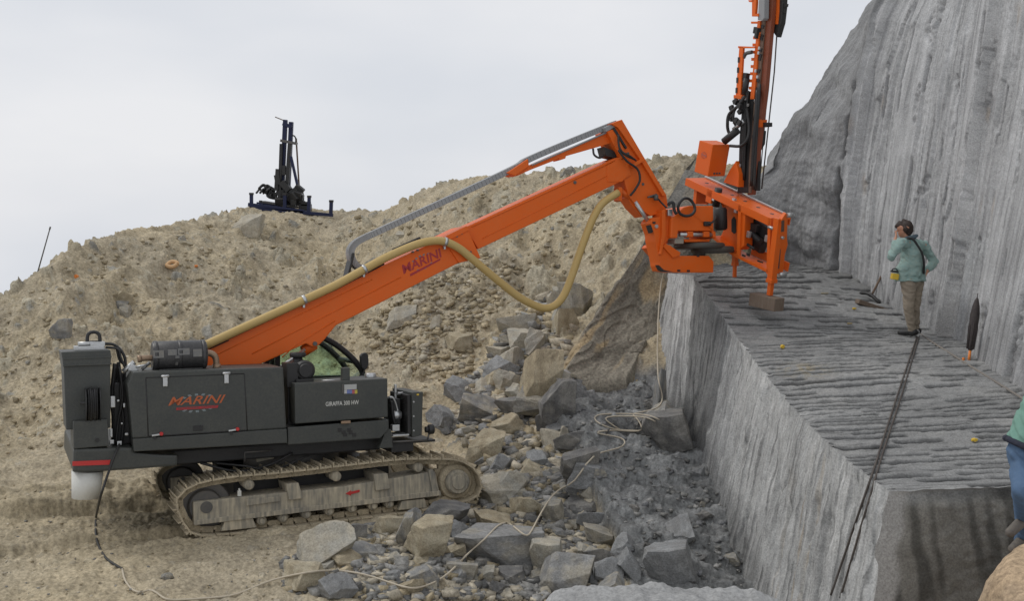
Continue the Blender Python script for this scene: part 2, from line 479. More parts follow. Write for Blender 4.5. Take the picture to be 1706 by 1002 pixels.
def terrain(X, Y):
    h, A, ws, t = hfield(X, Y)
    rub = smooth((X + 1.7 + 0.4 * vn(X, Y, 2)) / 1.0) * (1 - ws) * (1 - smooth((Y - 17.0) / 1.5))     # loose rubble right of the machine
    heap = smooth(t * 4) * (1 - ws)
    pad = 1 - np.clip(rub + heap + ws, 0, 1)
    h1, m1, r1 = stones(X, Y, 0.95, 101, 0.16, 0.30)
    h2, m2, r2 = stones(X + 3.1, Y * 1.15, 0.42, 131, 0.34, 0.36)
    h3, m3, r3 = stones(X * 1.0 + 7, Y * 1.1 + X * .2, 0.18, 161, 0.42, 0.40)
    h4, m4, r4 = stones(X + 1.7, Y * 1.1, 0.075, 191, 0.5, 0.42)
    cl = smooth((fbm(X / 2.2, Y / 2.2, 41, 3) + 0.22) * 2.6)                      # stones gather in patches
    h5, m5, r5 = stones(X * 1.0 - Y * .3, Y * 1.7 + X * .3, 0.34, 221, 0.75, 0.30)
    h0 = h.copy()
    h = h + heap * (1.0 * h1 * cl * (1 - smooth((t - .7) / .15)) + 1.2 * h2 * (0.35 + 0.65 * cl) + 1.0 * h3 * (.15 + .85 * cl)) + (0.3 * pad + 0.5 * heap + rub) * h4
    h = h + rub * (0.2 * h2 + h5 * .25 + h3 * .7) + pad * 0.30 * h3 * cl
    h = h + ws * (0.15 * h3 + 0.1 * h5 + 0.35 * h4 + .05 * np.floor(2.5 * vn(X / .6, Y / .22, 59)))
    fine = 0.03 * fbm(X / 0.22, Y / 0.3, 51, 3) - heap * 0.11 * np.abs(fbm(X / .55 + Y * .3, Y / .42, 57, 3)) - heap * .05 * np.abs(vn(X / .21, Y / .14, 58)) + 0.010 * fbm(X / .05, Y / .06, 55, 2)
    lx_ = (X - MO.x) * .906 + (Y - MO.y) * .423; ly_ = -(X - MO.x) * .423 + (Y - MO.y) * .906
    rut = 0
    for c_ in (-.96, .96):
        e_ = (1 - smooth((np.abs(ly_ - c_ - .04 * vn(lx_ / .8, lx_ * 0, 63)) - .22) / .06)) * (1 - smooth((lx_ + 1.6) / .5))
        rut = rut + e_ * (-.05 + .016 * np.cos(lx_ * 6.283 / .162) * smooth(vn(lx_ / .9, ly_ / .5, 64) * 3 + 1))
        rut = rut + .05 * np.exp(-((np.abs(ly_ - c_) - .32) / .06) ** 2) * (1 - smooth((lx_ + 1.6) / .5)) * smooth(fbm(lx_ / .4, ly_ / .2, 65, 2) + .6)
    h = h + fine + pad * rut + pad * (0.035 * fbm(X / .9 + Y * .2, Y / .28, 61, 3) - .03 * np.abs(vn(X * .5 + Y * .3, Y * 2.4 - X * 1.3, 67)))
    # natural colours of soil and stone
    sand = np.stack([0.405 + 0 * X, 0.340 + 0 * X, 0.230 + 0 * X], -1)
    pale = np.array([0.43, 0.39, 0.295]); blue = np.array([0.24, 0.235, 0.21]); dk = np.array([0.175, 0.178, 0.175]); tan = np.array([0.34, 0.285, 0.19])
    clr = sand * (1 + 0.13 * fbm(X / 1.7, Y / 1.7, 71, 3))[..., None]
    gy = smooth(0.5 + 0.9 * fbm(X / 3.0, Y / 3.0, 77, 2))[..., None]
    clr = clr * (1 - .5 * gy) + np.array([0.345, 0.305, 0.235]) * .5 * gy
    def stc(r):
        r = r[..., None]
        return np.where(r < .52, pale * (.8 + .45 * r), np.where(r < .86, tan, blue * (0.8 + .7 * (r - .86) * 5)))
    nearrub = np.clip(rub, 0, 1)[..., None]
    for m, r, gate in ((m4, r4, 0.6 * (0.4 + .6 * heap + .6 * rub)), (m3, r3, heap + rub + .3 * pad), (m5, r5, rub), (m2, r2, heap + .6 * rub), (m1, r1, heap * cl)):
        c2 = stc(r)
        c2 = c2 * (1 - .55 * nearrub) + (np.where(r[..., None] < .35, tan, blue * .85)) * .55 * nearrub
        a = np.clip(m * gate * 0.85, 0, 1)[..., None]
        clr = clr * (1 - a) + c2 * a
    sh = dk * (0.85 + 0.5 * r5[..., None] + 0.35 * fbm(X / .5, Y / .25, 81, 3)[..., None])
    oc = smooth(fbm(X / .9, Y / .9, 83, 3) * 1.5 - .8)[..., None] * smooth((1.7 - X) / .8)[..., None]
    sh = sh * (1 - .6 * oc) + tan * .6 * oc
    wn = smooth(ws * 2.2 + .5 * vn(X / .3, Y / .3, 85) - .2)[..., None]
    clr = clr * (1 - wn) + sh * wn
    dmp = smooth((fbm(X / 1.1, Y / 1.6, 87, 3)) * 1.2)[..., None] * nearrub
    clr = clr * (1 - .25 * dmp)
    return h0, h - h0, clr, ws, t

_pxs = np.arange(-330, 1480, 2.1)
_Y = [6.0]
while _Y[-1] < 44: _Y.append(_Y[-1] * 1.0024 + (0.0 if _Y[-1] < 33 else .12))
_Y = np.array(_Y)
GX = (_pxs[None, :] - CX) / F_PX * _Y[:, None]
GY = np.repeat(_Y[:, None], len(_pxs), 1)
GH, GD, GC, GS, GT = terrain(GX, GY)
_G = np.stack([GX, GY, GH], -1)
_n = grid_normals(_G); _n = _n * np.sign(_n[..., 2:3])
_n = _n * np.array([.75, .75, 1.0])
for _k in range(2): _n = (_n + np.roll(_n, 9, 0) + np.roll(_n, -9, 0) + np.roll(_n, 9, 1) + np.roll(_n, -9, 1)) / 5
_G = _G + _n * GD[..., None]
GH = _G[..., 2]
TERR = rock_mat('earth_and_stones', attr=True, bump=0.55, dark=0.78, lite=1.2, fine=22.0)
WETR = rock_mat('damp_slate_floor', attr=True, bump=0.6, dark=0.7, lite=1.3, rough=0.7, fine=22.0)
_V = _G.reshape(-1, 3); _C = np.clip(GC, 0.01, .9).reshape(-1, 3)
_F = grid_faces(*GX.shape)
_s = GS.reshape(-1)[_F].mean(1); _t = GT.reshape(-1)[_F].mean(1)
def sub_mesh(name, sel, mat):
    f = _F[sel]; u, inv = np.unique(f, return_inverse=True)
    o = np_mesh(name, _V[u], inv.reshape(f.shape), mat, _C[u])
    return tag(o, kind='structure')
sub_mesh('quarry_floor', _s > 0.5, WETR)
sub_mesh('spoil_heap', (_s <= .5) & (_t > 0.0), TERR)
sub_mesh('ground', (_s <= .5) & (_t <= 0.0), TERR)

def hz(X, Y):
    iy = np.clip(np.searchsorted(_Y, Y), 1, len(_Y) - 1)
    r = (X / Y * F_PX + CX - _pxs[0]) / 2.1
    ix = int(np.clip(round(r), 0, len(_pxs) - 1))
    return float(GH[iy, ix])

def hit(px, py):
    """Where the sight line of a photo pixel meets the ground."""
    c = int(np.clip(round((px - _pxs[0]) / 2.1), 0, len(_pxs) - 1))
    d = ray(px, py); s = d.z / d.y
    z = 3.84 + s * _Y
    k = np.nonzero((z <= GH[:, c]) & (_Y > 7.5))[0]
    i = k[0] if len(k) else len(_Y) - 1
    return P(px, py, float(_Y[i]))

# ================================================================== cliff, bench, slab and outcrop
def net(ctrl, nv, nu, cp=None, rp=None):
    C = np.array([[tuple(p) for p in r] for r in ctrl], float)
    a = np.linspace(0, 1, C.shape[0]) if rp is None else np.array(rp, float)
    b = np.linspace(0, 1, C.shape[1]) if cp is None else np.array(cp, float)
    v = np.linspace(0, 1, nv); u = np.linspace(0, 1, nu)
    T = np.stack([[np.interp(v, a, C[:, j, k]) for j in range(C.shape[1])] for k in range(3)], -1)   # (cols, nv, 3)
    G = np.stack([[np.interp(u, b, T[:, i, k]) for i in range(nv)] for k in range(3)], -1)
    return G, u, v

# --- cliff
rows_y = [440, 330, 265, 185, 130, 95, 25, -40, -150, -420]
Sx = [1250, 1258, 1281, 1330, 1372, 1388, 1438, 1480, 1535, 1640]
Mx = [1330, 1330, 1345, 1375, 1400, 1412, 1447, 1486, 1541, 1650]
Cx_ = [1392, 1398, 1406, 1419, 1428, 1437, 1457, 1492, 1547, 1660]
Cyd = [452, 335, 265, 185, 130, 95, 25, -40, -150, -420]
ctrl = []
for i in range(10):
    k = i / 9.0
    yy = rows_y[i]
    r = [P(Sx[i] + 160, yy, 27.5), P(Sx[i] + 25, yy + 4, 23.6), P(Sx[i], yy + 3, 22.0), P(Mx[i], yy + 2, 21.3), P(Cx_[i], Cyd[i], 20.4)]
    f = (452 - Cyd[i]) / 602.0
    def colm(bx, by, bY, tx, tY):
        return P(bx + (tx - bx) * f, by + (-150 - by) * f, bY + (tY - bY) * f)
    r.append(colm(1545, 555, 16.5, 1650, 17.2)); r.append(colm(1706, 664, 12.1, 1890, 12.9)); r.append(colm(2040, 860, 8.9, 2330, 9.7))
    ctrl.append(r)
low = [Vector((p.x - 0.05, p.y, p.z - 0.9)) for p in ctrl[0]]
ctrl = [low] + ctrl
cp = [0, .09, .13, .22, .30, .56, .80, 1.0]
rp = [0, .07] + [.07 + .93 * (452 - y) / (452 + 420) for y in Cyd[1:]]
NV, NU = 430, 760
G, u, v = net(ctrl, NV, NU, cp, rp)
um = np.concatenate([[0], np.cumsum(np.linalg.norm(np.diff(G[60], axis=0), axis=1))])[None, :] + 0 * G[:, :, 0]
zm = G[:, :, 2]
uC = np.interp(.30, u, um[0]); ug = np.interp(.652, u, um[0])
main = smooth((um - uC - 0.02) / 0.12)
warp = 0.018 * fbm(um / 1.2, zm / 3.2, 301, 2)
uw = um + warp
pw_ = 0.20
pc_ = np.floor(uw / pw_); pf = uw / pw_ - pc_
on_ = smooth((vn(pc_ * 3.7, zm / 2.6, 303) + .22) * 5)
pipe = -0.034 * np.sqrt(np.clip(1 - (2 * pf - 1) ** 2, 0, 1)) * (.35 + .65 * on_)                     # half drill holes left side by side
uq = uw + .35 * np.sin(uw * 1.9) + .2 * np.sin(uw * 4.3 + 1)
blk = (hsh(np.floor(uq / .8 + 40), 0 * uw, 304) - .5) * .26 + (hsh(np.floor(uq / .31 + 40), 0 * uw, 314) - .5) * .06 + (hsh(np.floor(uw / 1.55 + 40.3), np.floor(zm / 2.4 + .9 * vn(uw / .8, zm * 0, 305)), 306) - .5) * .10
crack = -.12 * np.exp(-((((uw / .83 + .03 * vn(zm / 1.1, zm * 0, 319)) % 1.0) - .4) / .022) ** 2) * smooth((vn(zm / 1.1, np.floor(uw / .83) * 7.3, 320) - .02) * 8) - .14 * np.exp(-((((uw / 1.9 + .07 * vn(zm / 1.4, zm * 0, 307)) % 1.0) - .5) / .012) ** 2) * smooth((vn(zm / 1.6, np.floor(uw / 1.9) * 3.3, 308) + .1) * 4)
rid = pipe + blk + crack + 0.020 * fbm(uw / .09, zm / 1.1, 309, 3) + 0.010 * fbm(um / .06, zm / .08, 311, 3)
sel = smooth((vn(uw / 0.4, zm / 0.9, 313) - .45) * 9)
rid = rid - 0.06 * sel * (.6 + .8 * fbm(um / .12, zm / .1, 315, 3))                                   # broken-out flakes
rid = rid - 0.30 * np.exp(-((um - ug - .05 * vn(zm / .8, zm * 0, 318)) / 0.13) ** 2) * smooth((zm - 2.3) / .6) + 0.16 * smooth((um - ug - .02) / .12)
rid = rid - .17 * smooth((um - uC) / .6) - np.maximum(rid - .10, 0) * .8
rid = rid - np.maximum(rid, 0) * smooth((3.6 - zm) / .8)
nat = 0.20 * fbm(um / 1.6 + zm * .25, zm / 1.5, 321, 3) + 0.05 * np.abs(vn(um / .9 + zm * .6, zm / .5, 325)) + .10 * np.abs(vn(um / 1.4 + zm * .5, zm / 1.1, 326)) + 0.012 * fbm(um / .1, zm / .08, 327, 2)
crk = -0.28 * np.exp(-((um - uC - .10 * fbm(zm / .7, zm * 0 + 3, 329, 3)) / 0.055) ** 2) * smooth((6.3 - zm) / .8) * smooth((vn(zm / .6, zm * 0, 331) + .55) * 3)
disp = main * rid + (1 - main) * nat + crk
N = grid_normals(G)
if N[200, 500, 0] > 0: N = -N
fade = np.clip((um - 1.0) / .5, 0.15, 1)
Gd = G + N * (disp * fade)[..., None]
cg = np.array([0.40, 0.402, 0.402])
stk = 1 + 0.20 * vn(uw / .05, zm / 2.5, 340) + 0.16 * vn(uw / .12, zm / 4, 341) + .14 * (hsh(pc_, 0 * uw, 342) - .5) + 0.10 * vn(uw / .45, zm / 7, 343) + .10 * fbm(um / 1.2, zm / 1.2, 345, 3)
clr = cg * (stk * (main * 1.0 + (1 - main) * 0.62))[..., None]
clr = clr * (1 - .12 * (sel * main)[..., None])
clr = clr * (1 - .34 * np.clip(np.exp(-(np.minimum(pf, 1 - pf) / .10) ** 2) * smooth(vn(pc_ * 5.1, zm / 1.3, 349) * 6 + .6), 0, 1) * main)[..., None]   # darker lines along the drill hole edges
clr = clr * (1 - .5 * np.clip(-crack / .12, 0, 1) * main)[..., None]
ocr = (smooth((vn(uw / .25, zm / .8, 347) - .35) * 4) * smooth((fbm(um / 1.6, zm / 1.2, 349, 2) - .25) * 3))[..., None]
clr = clr * (1 - .35 * ocr) + np.array([.28, .20, .12]) * .35 * ocr
footd = (smooth((2.6 - zm + .5 * vn(um / .6, zm / .6, 351)) / .7) * smooth((um - uC - 1.5) / 1.5))[..., None]
clr = clr * (1 - .25 * footd)  # cliff colour darker towards its foot
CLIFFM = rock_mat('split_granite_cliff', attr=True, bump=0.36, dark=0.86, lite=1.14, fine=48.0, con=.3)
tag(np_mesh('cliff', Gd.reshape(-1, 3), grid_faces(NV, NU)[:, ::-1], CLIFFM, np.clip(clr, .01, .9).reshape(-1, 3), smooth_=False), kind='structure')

# --- bench: top, left side, front end in one mesh
Lp = [P(1478, 818, 9.0), P(1395, 757, 10.3), P(1320, 681, 12.2), P(1268, 618, 13.6), P(1215, 546, 16.0), P(1188, 505, 16.6), P(1154, 459, 17.6), P(1112, 455, 19.5)]
Rp = [P(2040, 800, 8.95), P(1850, 740, 10.3), P(1706, 660, 12.1), P(1610, 600, 14.0), P(1545, 553, 16.5), P(1500, 522, 17.6), P(1400, 453, 20.2), P(1300, 425, 22.5)]
Bp = [Vector((2.72, 8.8, -1.3)), Vector((2.74, 10.0, -1.05)), Vector((2.74, 11.9, -.62)), Vector((2.73, 13.4, -.30)), Vector((2.73, 15.24, .11)), Vector((2.70, 15.9, .25)), Vector((2.63, 16.5, .40)), Vector((2.28, 18.5, .86))]
vp = [0, .12, .30, .43, .62, .70, .80, 1.0]
NVb, NT, NS = 1350, 230, 150
T_, tu, tv = net([[a, b + (b - a).normalized() * 0.7] for a, b in zip(Lp, Rp)], NVb, NT, None, vp)
S_, su, sv = net([[b - (a - b).normalized() * .4, a] for a, b in zip(Lp, Bp)], NVb, NS, None, vp)
vm = np.interp(tv, vp, np.concatenate([[0], np.cumsum([(b - a).length for a, b in zip(Lp[:-1], Lp[1:])])]))
VM = vm[:, None]
xt = np.linalg.norm(T_ - T_[:, :1], axis=2)
vw = VM + 0.012 * fbm(xt / 1.4, VM / 1.5, 401, 2) + .03 * vn(xt / 3.0, VM / 2.0, 400)
row = vw / 0.165
ri = np.floor(row)
jit = .5 + .28 * (hsh(ri, 0 * ri, 398) - .5) * 1.2
slot = np.exp(-((row - ri - jit - .05 * vn(xt / .25, ri * 2.3, 402)) / ((0.10 + .07 * hsh(ri, 0 * ri, 399)) * (1.12 - .045 * np.clip(VM, 0, 9)))) ** 2)
pres = smooth((vn(xt / 0.8, ri * 3.7, 403) + .18 + .22 * vn(xt / 1.8, VM / 1.4, 405)) * 14)
row2 = vw / .075 + 7
slot2 = np.exp(-((row2 % 1.0 - .5) / 0.18) ** 2) * smooth((vn(xt / .45, np.floor(row2) * 5.3, 404) - .16) * 10)
slope_ = (row % 1.0 - .5)
ter = .022 * smooth((vn(xt / .7, ri * 9.1, 406)) * 8)                                                   # slivers broken away between grooves
dt = -0.10 * slot * pres - .012 * slot2 + 0.022 * slope_ * pres - ter * .5 + 0.006 * fbm(xt / .2, VM / .05, 409, 2) + .006 * fbm(xt / .07, VM / .07, 410, 2) + .03 * vn(xt / 2.2, VM / 1.1, 411)
fedge = smooth(VM / .5) * .9 + .1
dt = dt * fedge - .035 * np.abs(fbm(xt / .55, VM / .5, 413, 4)) * (1 - smooth(VM / .22))
NTm = grid_normals(T_)
if NTm[500, 100, 2] < 0: NTm = -NTm
Td = T_ + NTm * dt[..., None]
vs_ = VM + 0 * su[None, :]
hs_ = S_[:, :, 2]
ws_ = vs_ + 0.03 * fbm(vs_ / .5, hs_ / .9, 421, 3)
_pc = np.floor(ws_ / .15); _pf = ws_ / .15 - _pc
ds = (-0.03 * np.sqrt(np.clip(1 - (2 * _pf - 1) ** 2, 0, 1)) * (.4 + .6 * smooth(vn(_pc * 3.1, hs_ / 1.5, 423) * 5 + 1)) + (hsh(np.floor(ws_ / .58), 0 * ws_, 424) - .5) * .055 + .012 * fbm(ws_ / .08, hs_ / .3, 426, 3) + 0.02 * vn(ws_ / .55, hs_ / 7, 425) + 0.016 * vn(ws_ / .06, hs_ / 1.5, 427) + 0.010 * fbm(vs_ / .1, hs_ / .2, 429, 3)
      - 0.05 * smooth((vn(ws_ / .3, hs_ / 1.1, 431) - .38) * 6))
NSm = grid_normals(S_)
if NSm[400, 70, 0] > 0: NSm = -NSm
edgeb = smooth((1 - su) / .08)[None, :]
edgej = (1 - edgeb) * (-0.11 * np.abs(fbm(vs_ / .22, vs_ * 0 + 4, 433, 4)))
Sd = S_ + NSm * ((ds * edgeb) + edgej)[..., None]
Td[:, 0] = Sd[:, -1]; 
for k in range(1, 8): Td[:, k] = Td[:, k] * (k / 8) + (T_[:, k] + (Sd[:, -1] - T_[:, 0])) * (1 - k / 8)
# front end
NE = 150
Edn = np.linspace(0, 1, NE)[:, None, None]
bot = T_[0] + np.array([0, -0.12, -2.6]); bot[:, 0] += np.linspace(-.40, 0, NT)
E_ = T_[0][None] * (1 - Edn) + bot[None] * Edn
xe = xt[0][None, :] + 0 * Edn[:, :, 0]; ze = Edn[:, :, 0] * 2.6
de = 0.05 * fbm(xe / .9, ze / .9, 441, 4) + .02 * fbm(xe / .1, ze / .1, 442, 3) + .03 * fbm(xe / .25, ze / .2, 443, 3) + 0.12 * smooth(1 - ze / .16 + .5 * vn(xe / .35, xe * 0, 445)) * -1.0
de = de * smooth(ze / .04)
chip = np.exp(-(((xe - .38) / .26) ** 2)) * smooth(1 - ze / .13) * smooth(ze / .02)
NEm = grid_normals(E_)
if NEm[50, 100, 1] > 0: NEm = -NEm
Ed = E_ + NEm * (de - .10 * chip)[..., None]
Ed[0] = Td[0]
_cor = np.stack([np.interp(1 - np.linspace(0, 1, NE), su, Sd[0, :, k]) for k in range(3)], -1)
_dl = _cor - E_[:, 0]
for k in range(0, 60): Ed[:, k] = Ed[:, k] * (k / 60) + (E_[:, k] + _dl) * (1 - k / 60)
Ed[0] = Td[0]
ctop = np.array([0.25, 0.25, 0.245]) * (1 + .13 * fbm(xt / .35, VM / .10, 451, 3) + .15 * fbm(xt / 1.7, VM / 1.7, 453, 2))[..., None]
lt = (smooth((fbm(xt / .9, VM / 1.2, 455, 3) - .05) * 1.8))[..., None]
ctop = ctop * (1 - .4 * lt) + np.array([.34, .335, .32]) * .4 * lt
ctop = ctop * (1 - np.clip(.95 * slot * pres + .35 * slot2, 0, .93)[..., None])                       # shade inside the drill grooves put into the colour
sp = np.exp(-(((xt - .55) / .28) ** 2 + ((VM - 4.55) / .28) ** 2))[..., None] * smooth(fbm(xt / .12, VM / .1, 457, 2) + .5)[..., None]
ctop = ctop * (1 - .6 * sp) + np.array([.36, .29, .16]) * .6 * sp        # spilt sand
ctop = ctop * (0.72 + .28 * smooth((9.6 - VM) / 2.0))[..., None]         # darker far end
csd = np.array([0.405, 0.405, 0.395]) * (1 + .20 * vn(ws_ / .035, hs_ / 1.2, 460) + .16 * vn(ws_ / .1, hs_ / 3, 461) + .12 * vn(ws_ / .4, hs_ / 4, 463) + .12 * fbm(vs_ / .9, hs_ / .9, 465, 3))[..., None]
csd = csd * (1 - .42 * np.exp(-(np.minimum(_pf, 1 - _pf) / .11) ** 2) * smooth(vn(_pc * 4.7, hs_ / .9, 473) * 6 + .6))[..., None]
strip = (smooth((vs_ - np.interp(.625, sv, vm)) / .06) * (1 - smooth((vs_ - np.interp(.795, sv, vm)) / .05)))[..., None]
csd = csd * (1 - .5 * strip)                                             # recessed strip darker than the rest of the side
oc2 = (smooth((vn(ws_ / .12, hs_ / 1.2, 467) - .2) * 4) * smooth((fbm(vs_ / 1.5, hs_ / 1.0, 469, 2) + .1) * 2))[..., None] * smooth((3.6 - vs_) / 2.0)[..., None]
csd = csd * (1 - .4 * oc2) + np.array([.36, .27, .16]) * .4 * oc2
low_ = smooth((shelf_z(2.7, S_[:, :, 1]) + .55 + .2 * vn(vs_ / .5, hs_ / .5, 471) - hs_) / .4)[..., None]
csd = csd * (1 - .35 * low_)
cen = np.array([0.235, 0.225, 0.20]) * (1 + .30 * fbm(xe / .6, ze / .5, 475, 4))[..., None]
xs_ = xe - .30 * ze
st = (smooth((vn(xs_ / .16, ze / 2.5, 477) - .02) * 3.5) * smooth((1.3 + .6 * vn(xs_ / .3, xs_ * 0, 479) - ze) / .5))[..., None]
cen = cen * (1 - .52 * st)
rim = smooth(1 - ze / .14 + .5 * vn(xe / .35, xe * 0, 445))[..., None]
cen = cen * (1 - rim) + np.array([.30, .30, .29]) * rim
lf = smooth((.22 + .08 * vn(ze / .4, ze * 0, 481) - xe) / .08)[..., None]
cen = cen * (1 - lf) + np.array([.36, .35, .33]) * lf
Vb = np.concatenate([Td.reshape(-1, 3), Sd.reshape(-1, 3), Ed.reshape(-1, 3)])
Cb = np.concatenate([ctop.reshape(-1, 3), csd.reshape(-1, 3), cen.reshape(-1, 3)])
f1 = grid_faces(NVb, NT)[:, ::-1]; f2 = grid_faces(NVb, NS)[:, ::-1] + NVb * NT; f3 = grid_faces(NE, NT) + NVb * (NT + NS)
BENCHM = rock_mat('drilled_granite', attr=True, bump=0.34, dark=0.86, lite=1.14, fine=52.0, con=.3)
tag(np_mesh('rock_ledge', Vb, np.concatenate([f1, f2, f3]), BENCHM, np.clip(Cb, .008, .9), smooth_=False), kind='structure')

def bench_hit(px, py):
    """Nearest point of the bench top on a photo pixel's sight line."""
    A = Td.reshape(-1, 3)
    d = np.array(ray(px, py)); t = (A[:, 1]) / d[1]
    X = d[0] * t; Z = 3.84 + d[2] * t
    e = ((X - A[:, 0]) ** 2 + (Z - A[:, 2]) ** 2) / A[:, 1] ** 2
    return Vector(A[np.argmin(e)])

# --- leaning brown slab between heap and bench
sl = [[(1160, 262, 23.0), (1142, 283, 21.6), (1215, 292, 21.4), (1235, 300, 22.4)], [(1112, 345, 22.0), (1090, 368, 20.4), (1180, 380, 20.6), (1200, 380, 20.9)],
      [(1085, 395, 21.4), (1066, 415, 19.7), (1124, 455, 19.9), (1150, 455, 20.4)], [(1005, 520, 20.3), (990, 530, 18.7), (1100, 540, 18.9), (1130, 540, 19.5)],
      [(965, 590, 19.5), (945, 602, 17.9), (1078, 600, 18.2), (1110, 600, 18.9)], [(935, 650, 19.0), (915, 655, 17.3), (1058, 645, 17.4), (1085, 640, 18.4)],
      [(935, 690, 19.0), (920, 690, 17.3), (1058, 690, 17.5), (1085, 690, 18.4)]]
Gs, us, vs2 = net([[P(*p) for p in r] for r in sl], 260, 220, [0, .18, .86, 1], [0, .2, .34, .6, .78, .93, 1])
uu = us[None, :] * 1.8 + 0 * vs2[:, None]; vv = vs2[:, None] * 4.5 + 0 * us[None, :]
dsl = .07 * fbm(uu / .9, vv / 1.3, 501, 4) + .035 * np.floor(2.2 * vn(uu / .8 + vv * .15, vv / .9, 503)) + .018 * fbm(uu / .15, vv / .2, 505, 3)
bl = smooth((vv - 3.2 - .3 * vn(uu / .3, uu * 0, 507)) / .1)
dsl = dsl + .22 * bl * smooth((uu - .35) / .1) * smooth((1.5 - uu) / .1)
Ns = grid_normals(Gs)
if Ns[130, 110, 1] > 0: Ns = -Ns
dsl = dsl * (.25 + .75 * smooth((vv - .6) / 1.8)) * .8
Gs = Gs + Ns * dsl[..., None]
cs = np.array([.225, .205, .165]) * (1 + .3 * fbm(uu / .6, vv / .9, 511, 3))[..., None]
ow = (smooth((vn((uu + .1 * vv) / .2 + .3 * vn(uu / .3, vv / .3, 519), vv / 1.2, 513) - .05) * 3) * smooth((fbm(uu / .6, vv / 1.2, 515, 2) + .2) * 2))[..., None]
cs = cs * (1 - .7 * ow) + np.array([.44, .335, .19]) * .7 * ow
gw = smooth((1.9 - vv + .6 * fbm(uu / .5, vv / .5, 517, 2)) / .9)[..., None]
cs = cs * (1 - .75 * gw) + np.array([.19, .185, .17]) * .75 * gw
tag(np_mesh('rock_slab', Gs.reshape(-1, 3), grid_faces(260, 220)[:, ::-1], rock_mat('rusty_slab_rock', attr=True, bump=.6, dark=.8, lite=1.2, fine=24), np.clip(cs, .01, .9).reshape(-1, 3)), kind='structure')

# --- pale outcrop at the photographer's feet
ox = np.linspace(-.15, 1.55, 200); oy = np.linspace(2.0, 4.6, 150)
OX, OY = np.meshgrid(ox, oy)
prf = np.interp(ox, [-.15, .05, .18, .34, .6, .85, 1.02, 1.12, 1.3, 1.55], [1.4, 2.02, 2.17, 2.205, 2.215, 2.2, 2.185, 2.13, 1.9, 1.3])[None, :]
OZ = .006 * fbm(OX / .05, OY / .07, 609, 3) + prf - .06 * smooth((4.2 - OY) / 1.5) + .025 * fbm(OX / .3, OY / .3, 601, 4) + .012 * fbm(OX / .06, OY / .08, 605, 2)
fr = smooth((OY - 4.45) / .15); OZ = OZ * (1 - fr) + (OZ - .25) * fr
ring = np.stack([OX, OY, OZ], -1)
def skirt(e):
    b = e.copy(); b[:, 2] = -1.2
    return np.stack([e * (1 - k) + b * k for k in np.linspace(0, 1, 24)])
parts_v = [ring]; parts_f = [grid_faces(150, 200)]
off = 150 * 200
for e in (ring[-1], ring[0][::-1], ring[:, 0], ring[::-1, -1]):
    s_ = skirt(e)
    wob = .06 * fbm(s_[..., 0] / .3 + s_[..., 1] / .3, s_[..., 2] / .3, 607, 3)
    wob[0] = 0
    s_ = s_ + wob[..., None]
    parts_v.append(s_); parts_f.append(grid_faces(s_.shape[0], s_.shape[1]) + off); off += s_.shape[0] * s_.shape[1]
vo = np.concatenate([q.reshape(-1, 3) for q in parts_v])
co = np.array([.32, .32, .315]) * (1 + .18 * fbm(vo[:, 0] / .2 + vo[:, 2], vo[:, 1] / .2, 611, 4))[:, None]
tag(np_mesh('rock_outcrop', vo, np.concatenate(parts_f), BENCHM, np.clip(co, .02, .9)), kind='structure')

# ================================================================== tracked drilling machine
MACH = empty('drilling_machine', MF.M, 'large dark grey tracked drilling machine with orange telescopic boom and tall drill mast', 'drilling machine')

def p3(px, py, ly): return MF.loc(px, py, 1, ly)
def pl(pts, ly):
    return [(q.x, q.z) for q in (p3(a, b, ly) for a, b in pts)]
def plate(pts, l0, l1, bev=0.012, mb=None):
    m = mb or MB()
    return m.prism(pl(pts, l0), l0, l1, 1, bev)

def lettering(body, name, mat, parent, lb, rb, hpx, ly, shear=0.0, bold=0.02, frame=None, ext=0.003):
    """Raised letters lying on a side plate: fitted between two photo points."""
    cu = bpy.data.curves.new('t', 'FONT'); cu.body = body; cu.offset = bold; cu.resolution_u = 3
    to = bpy.data.objects.new('t', cu); COL.objects.link(to)
    bpy.context.view_layer.update()
    me = bpy.data.meshes.new_from_object(to.evaluated_get(bpy.context.evaluated_depsgraph_get()))
    COL.objects.unlink(to); bpy.data.objects.remove(to); bpy.data.curves.remove(cu)
    me.name = name
    n = len(me.vertices); co = np.zeros(n * 3); me.vertices.foreach_get('co', co); co = co.reshape(-1, 3)
    lo = co.min(0); hi = co.max(0)
    A = p3(lb[0], lb[1], ly); B = p3(rb[0], rb[1], ly)
    D = B - A; H = p3(lb[0], lb[1] - hpx, ly).z - A.z
    d = D.normalized(); upv = Vector((-d.z, 0, d.x))
    tx = (co[:, 0] - lo[0]) / (hi[0] - lo[0]); ty = (co[:, 1] - lo[1]) / (hi[1] - lo[1])
    L = D.length - shear * H
    for i, vtx in enumerate(me.vertices):
        vtx.co = A + d * (tx[i] * L + shear * ty[i] * H) + upv * (ty[i] * H) + Vector((0, -ext, 0))
    return link_mesh(name, me, mat, parent)

def sunburst(name, parent, c, rx, ry, ly, ang=0.0, n=18):
    m = MB(); C0 = p3(c[0], c[1], ly)
    for k in range(n):
        a = 6.28318 * (k + .5) / n
        if abs(math.cos(a)) > .8: continue
        ca, sa = math.cos(a), math.sin(a)
        q = []
        for rr, da in ((.78, -.10), (1.0, -.07), (1.0, .07), (.78, .10)):
            x = rr * rx * math.cos(a + da); z = rr * ry * math.sin(a + da)
            q.append((C0.x + x * math.cos(ang) - z * math.sin(ang), C0.z + x * math.sin(ang) + z * math.cos(ang)))
        m.prism(q, ly - .0016, ly - .0004, 1, 0)
    return m.build(name, LOGO_G, parent)

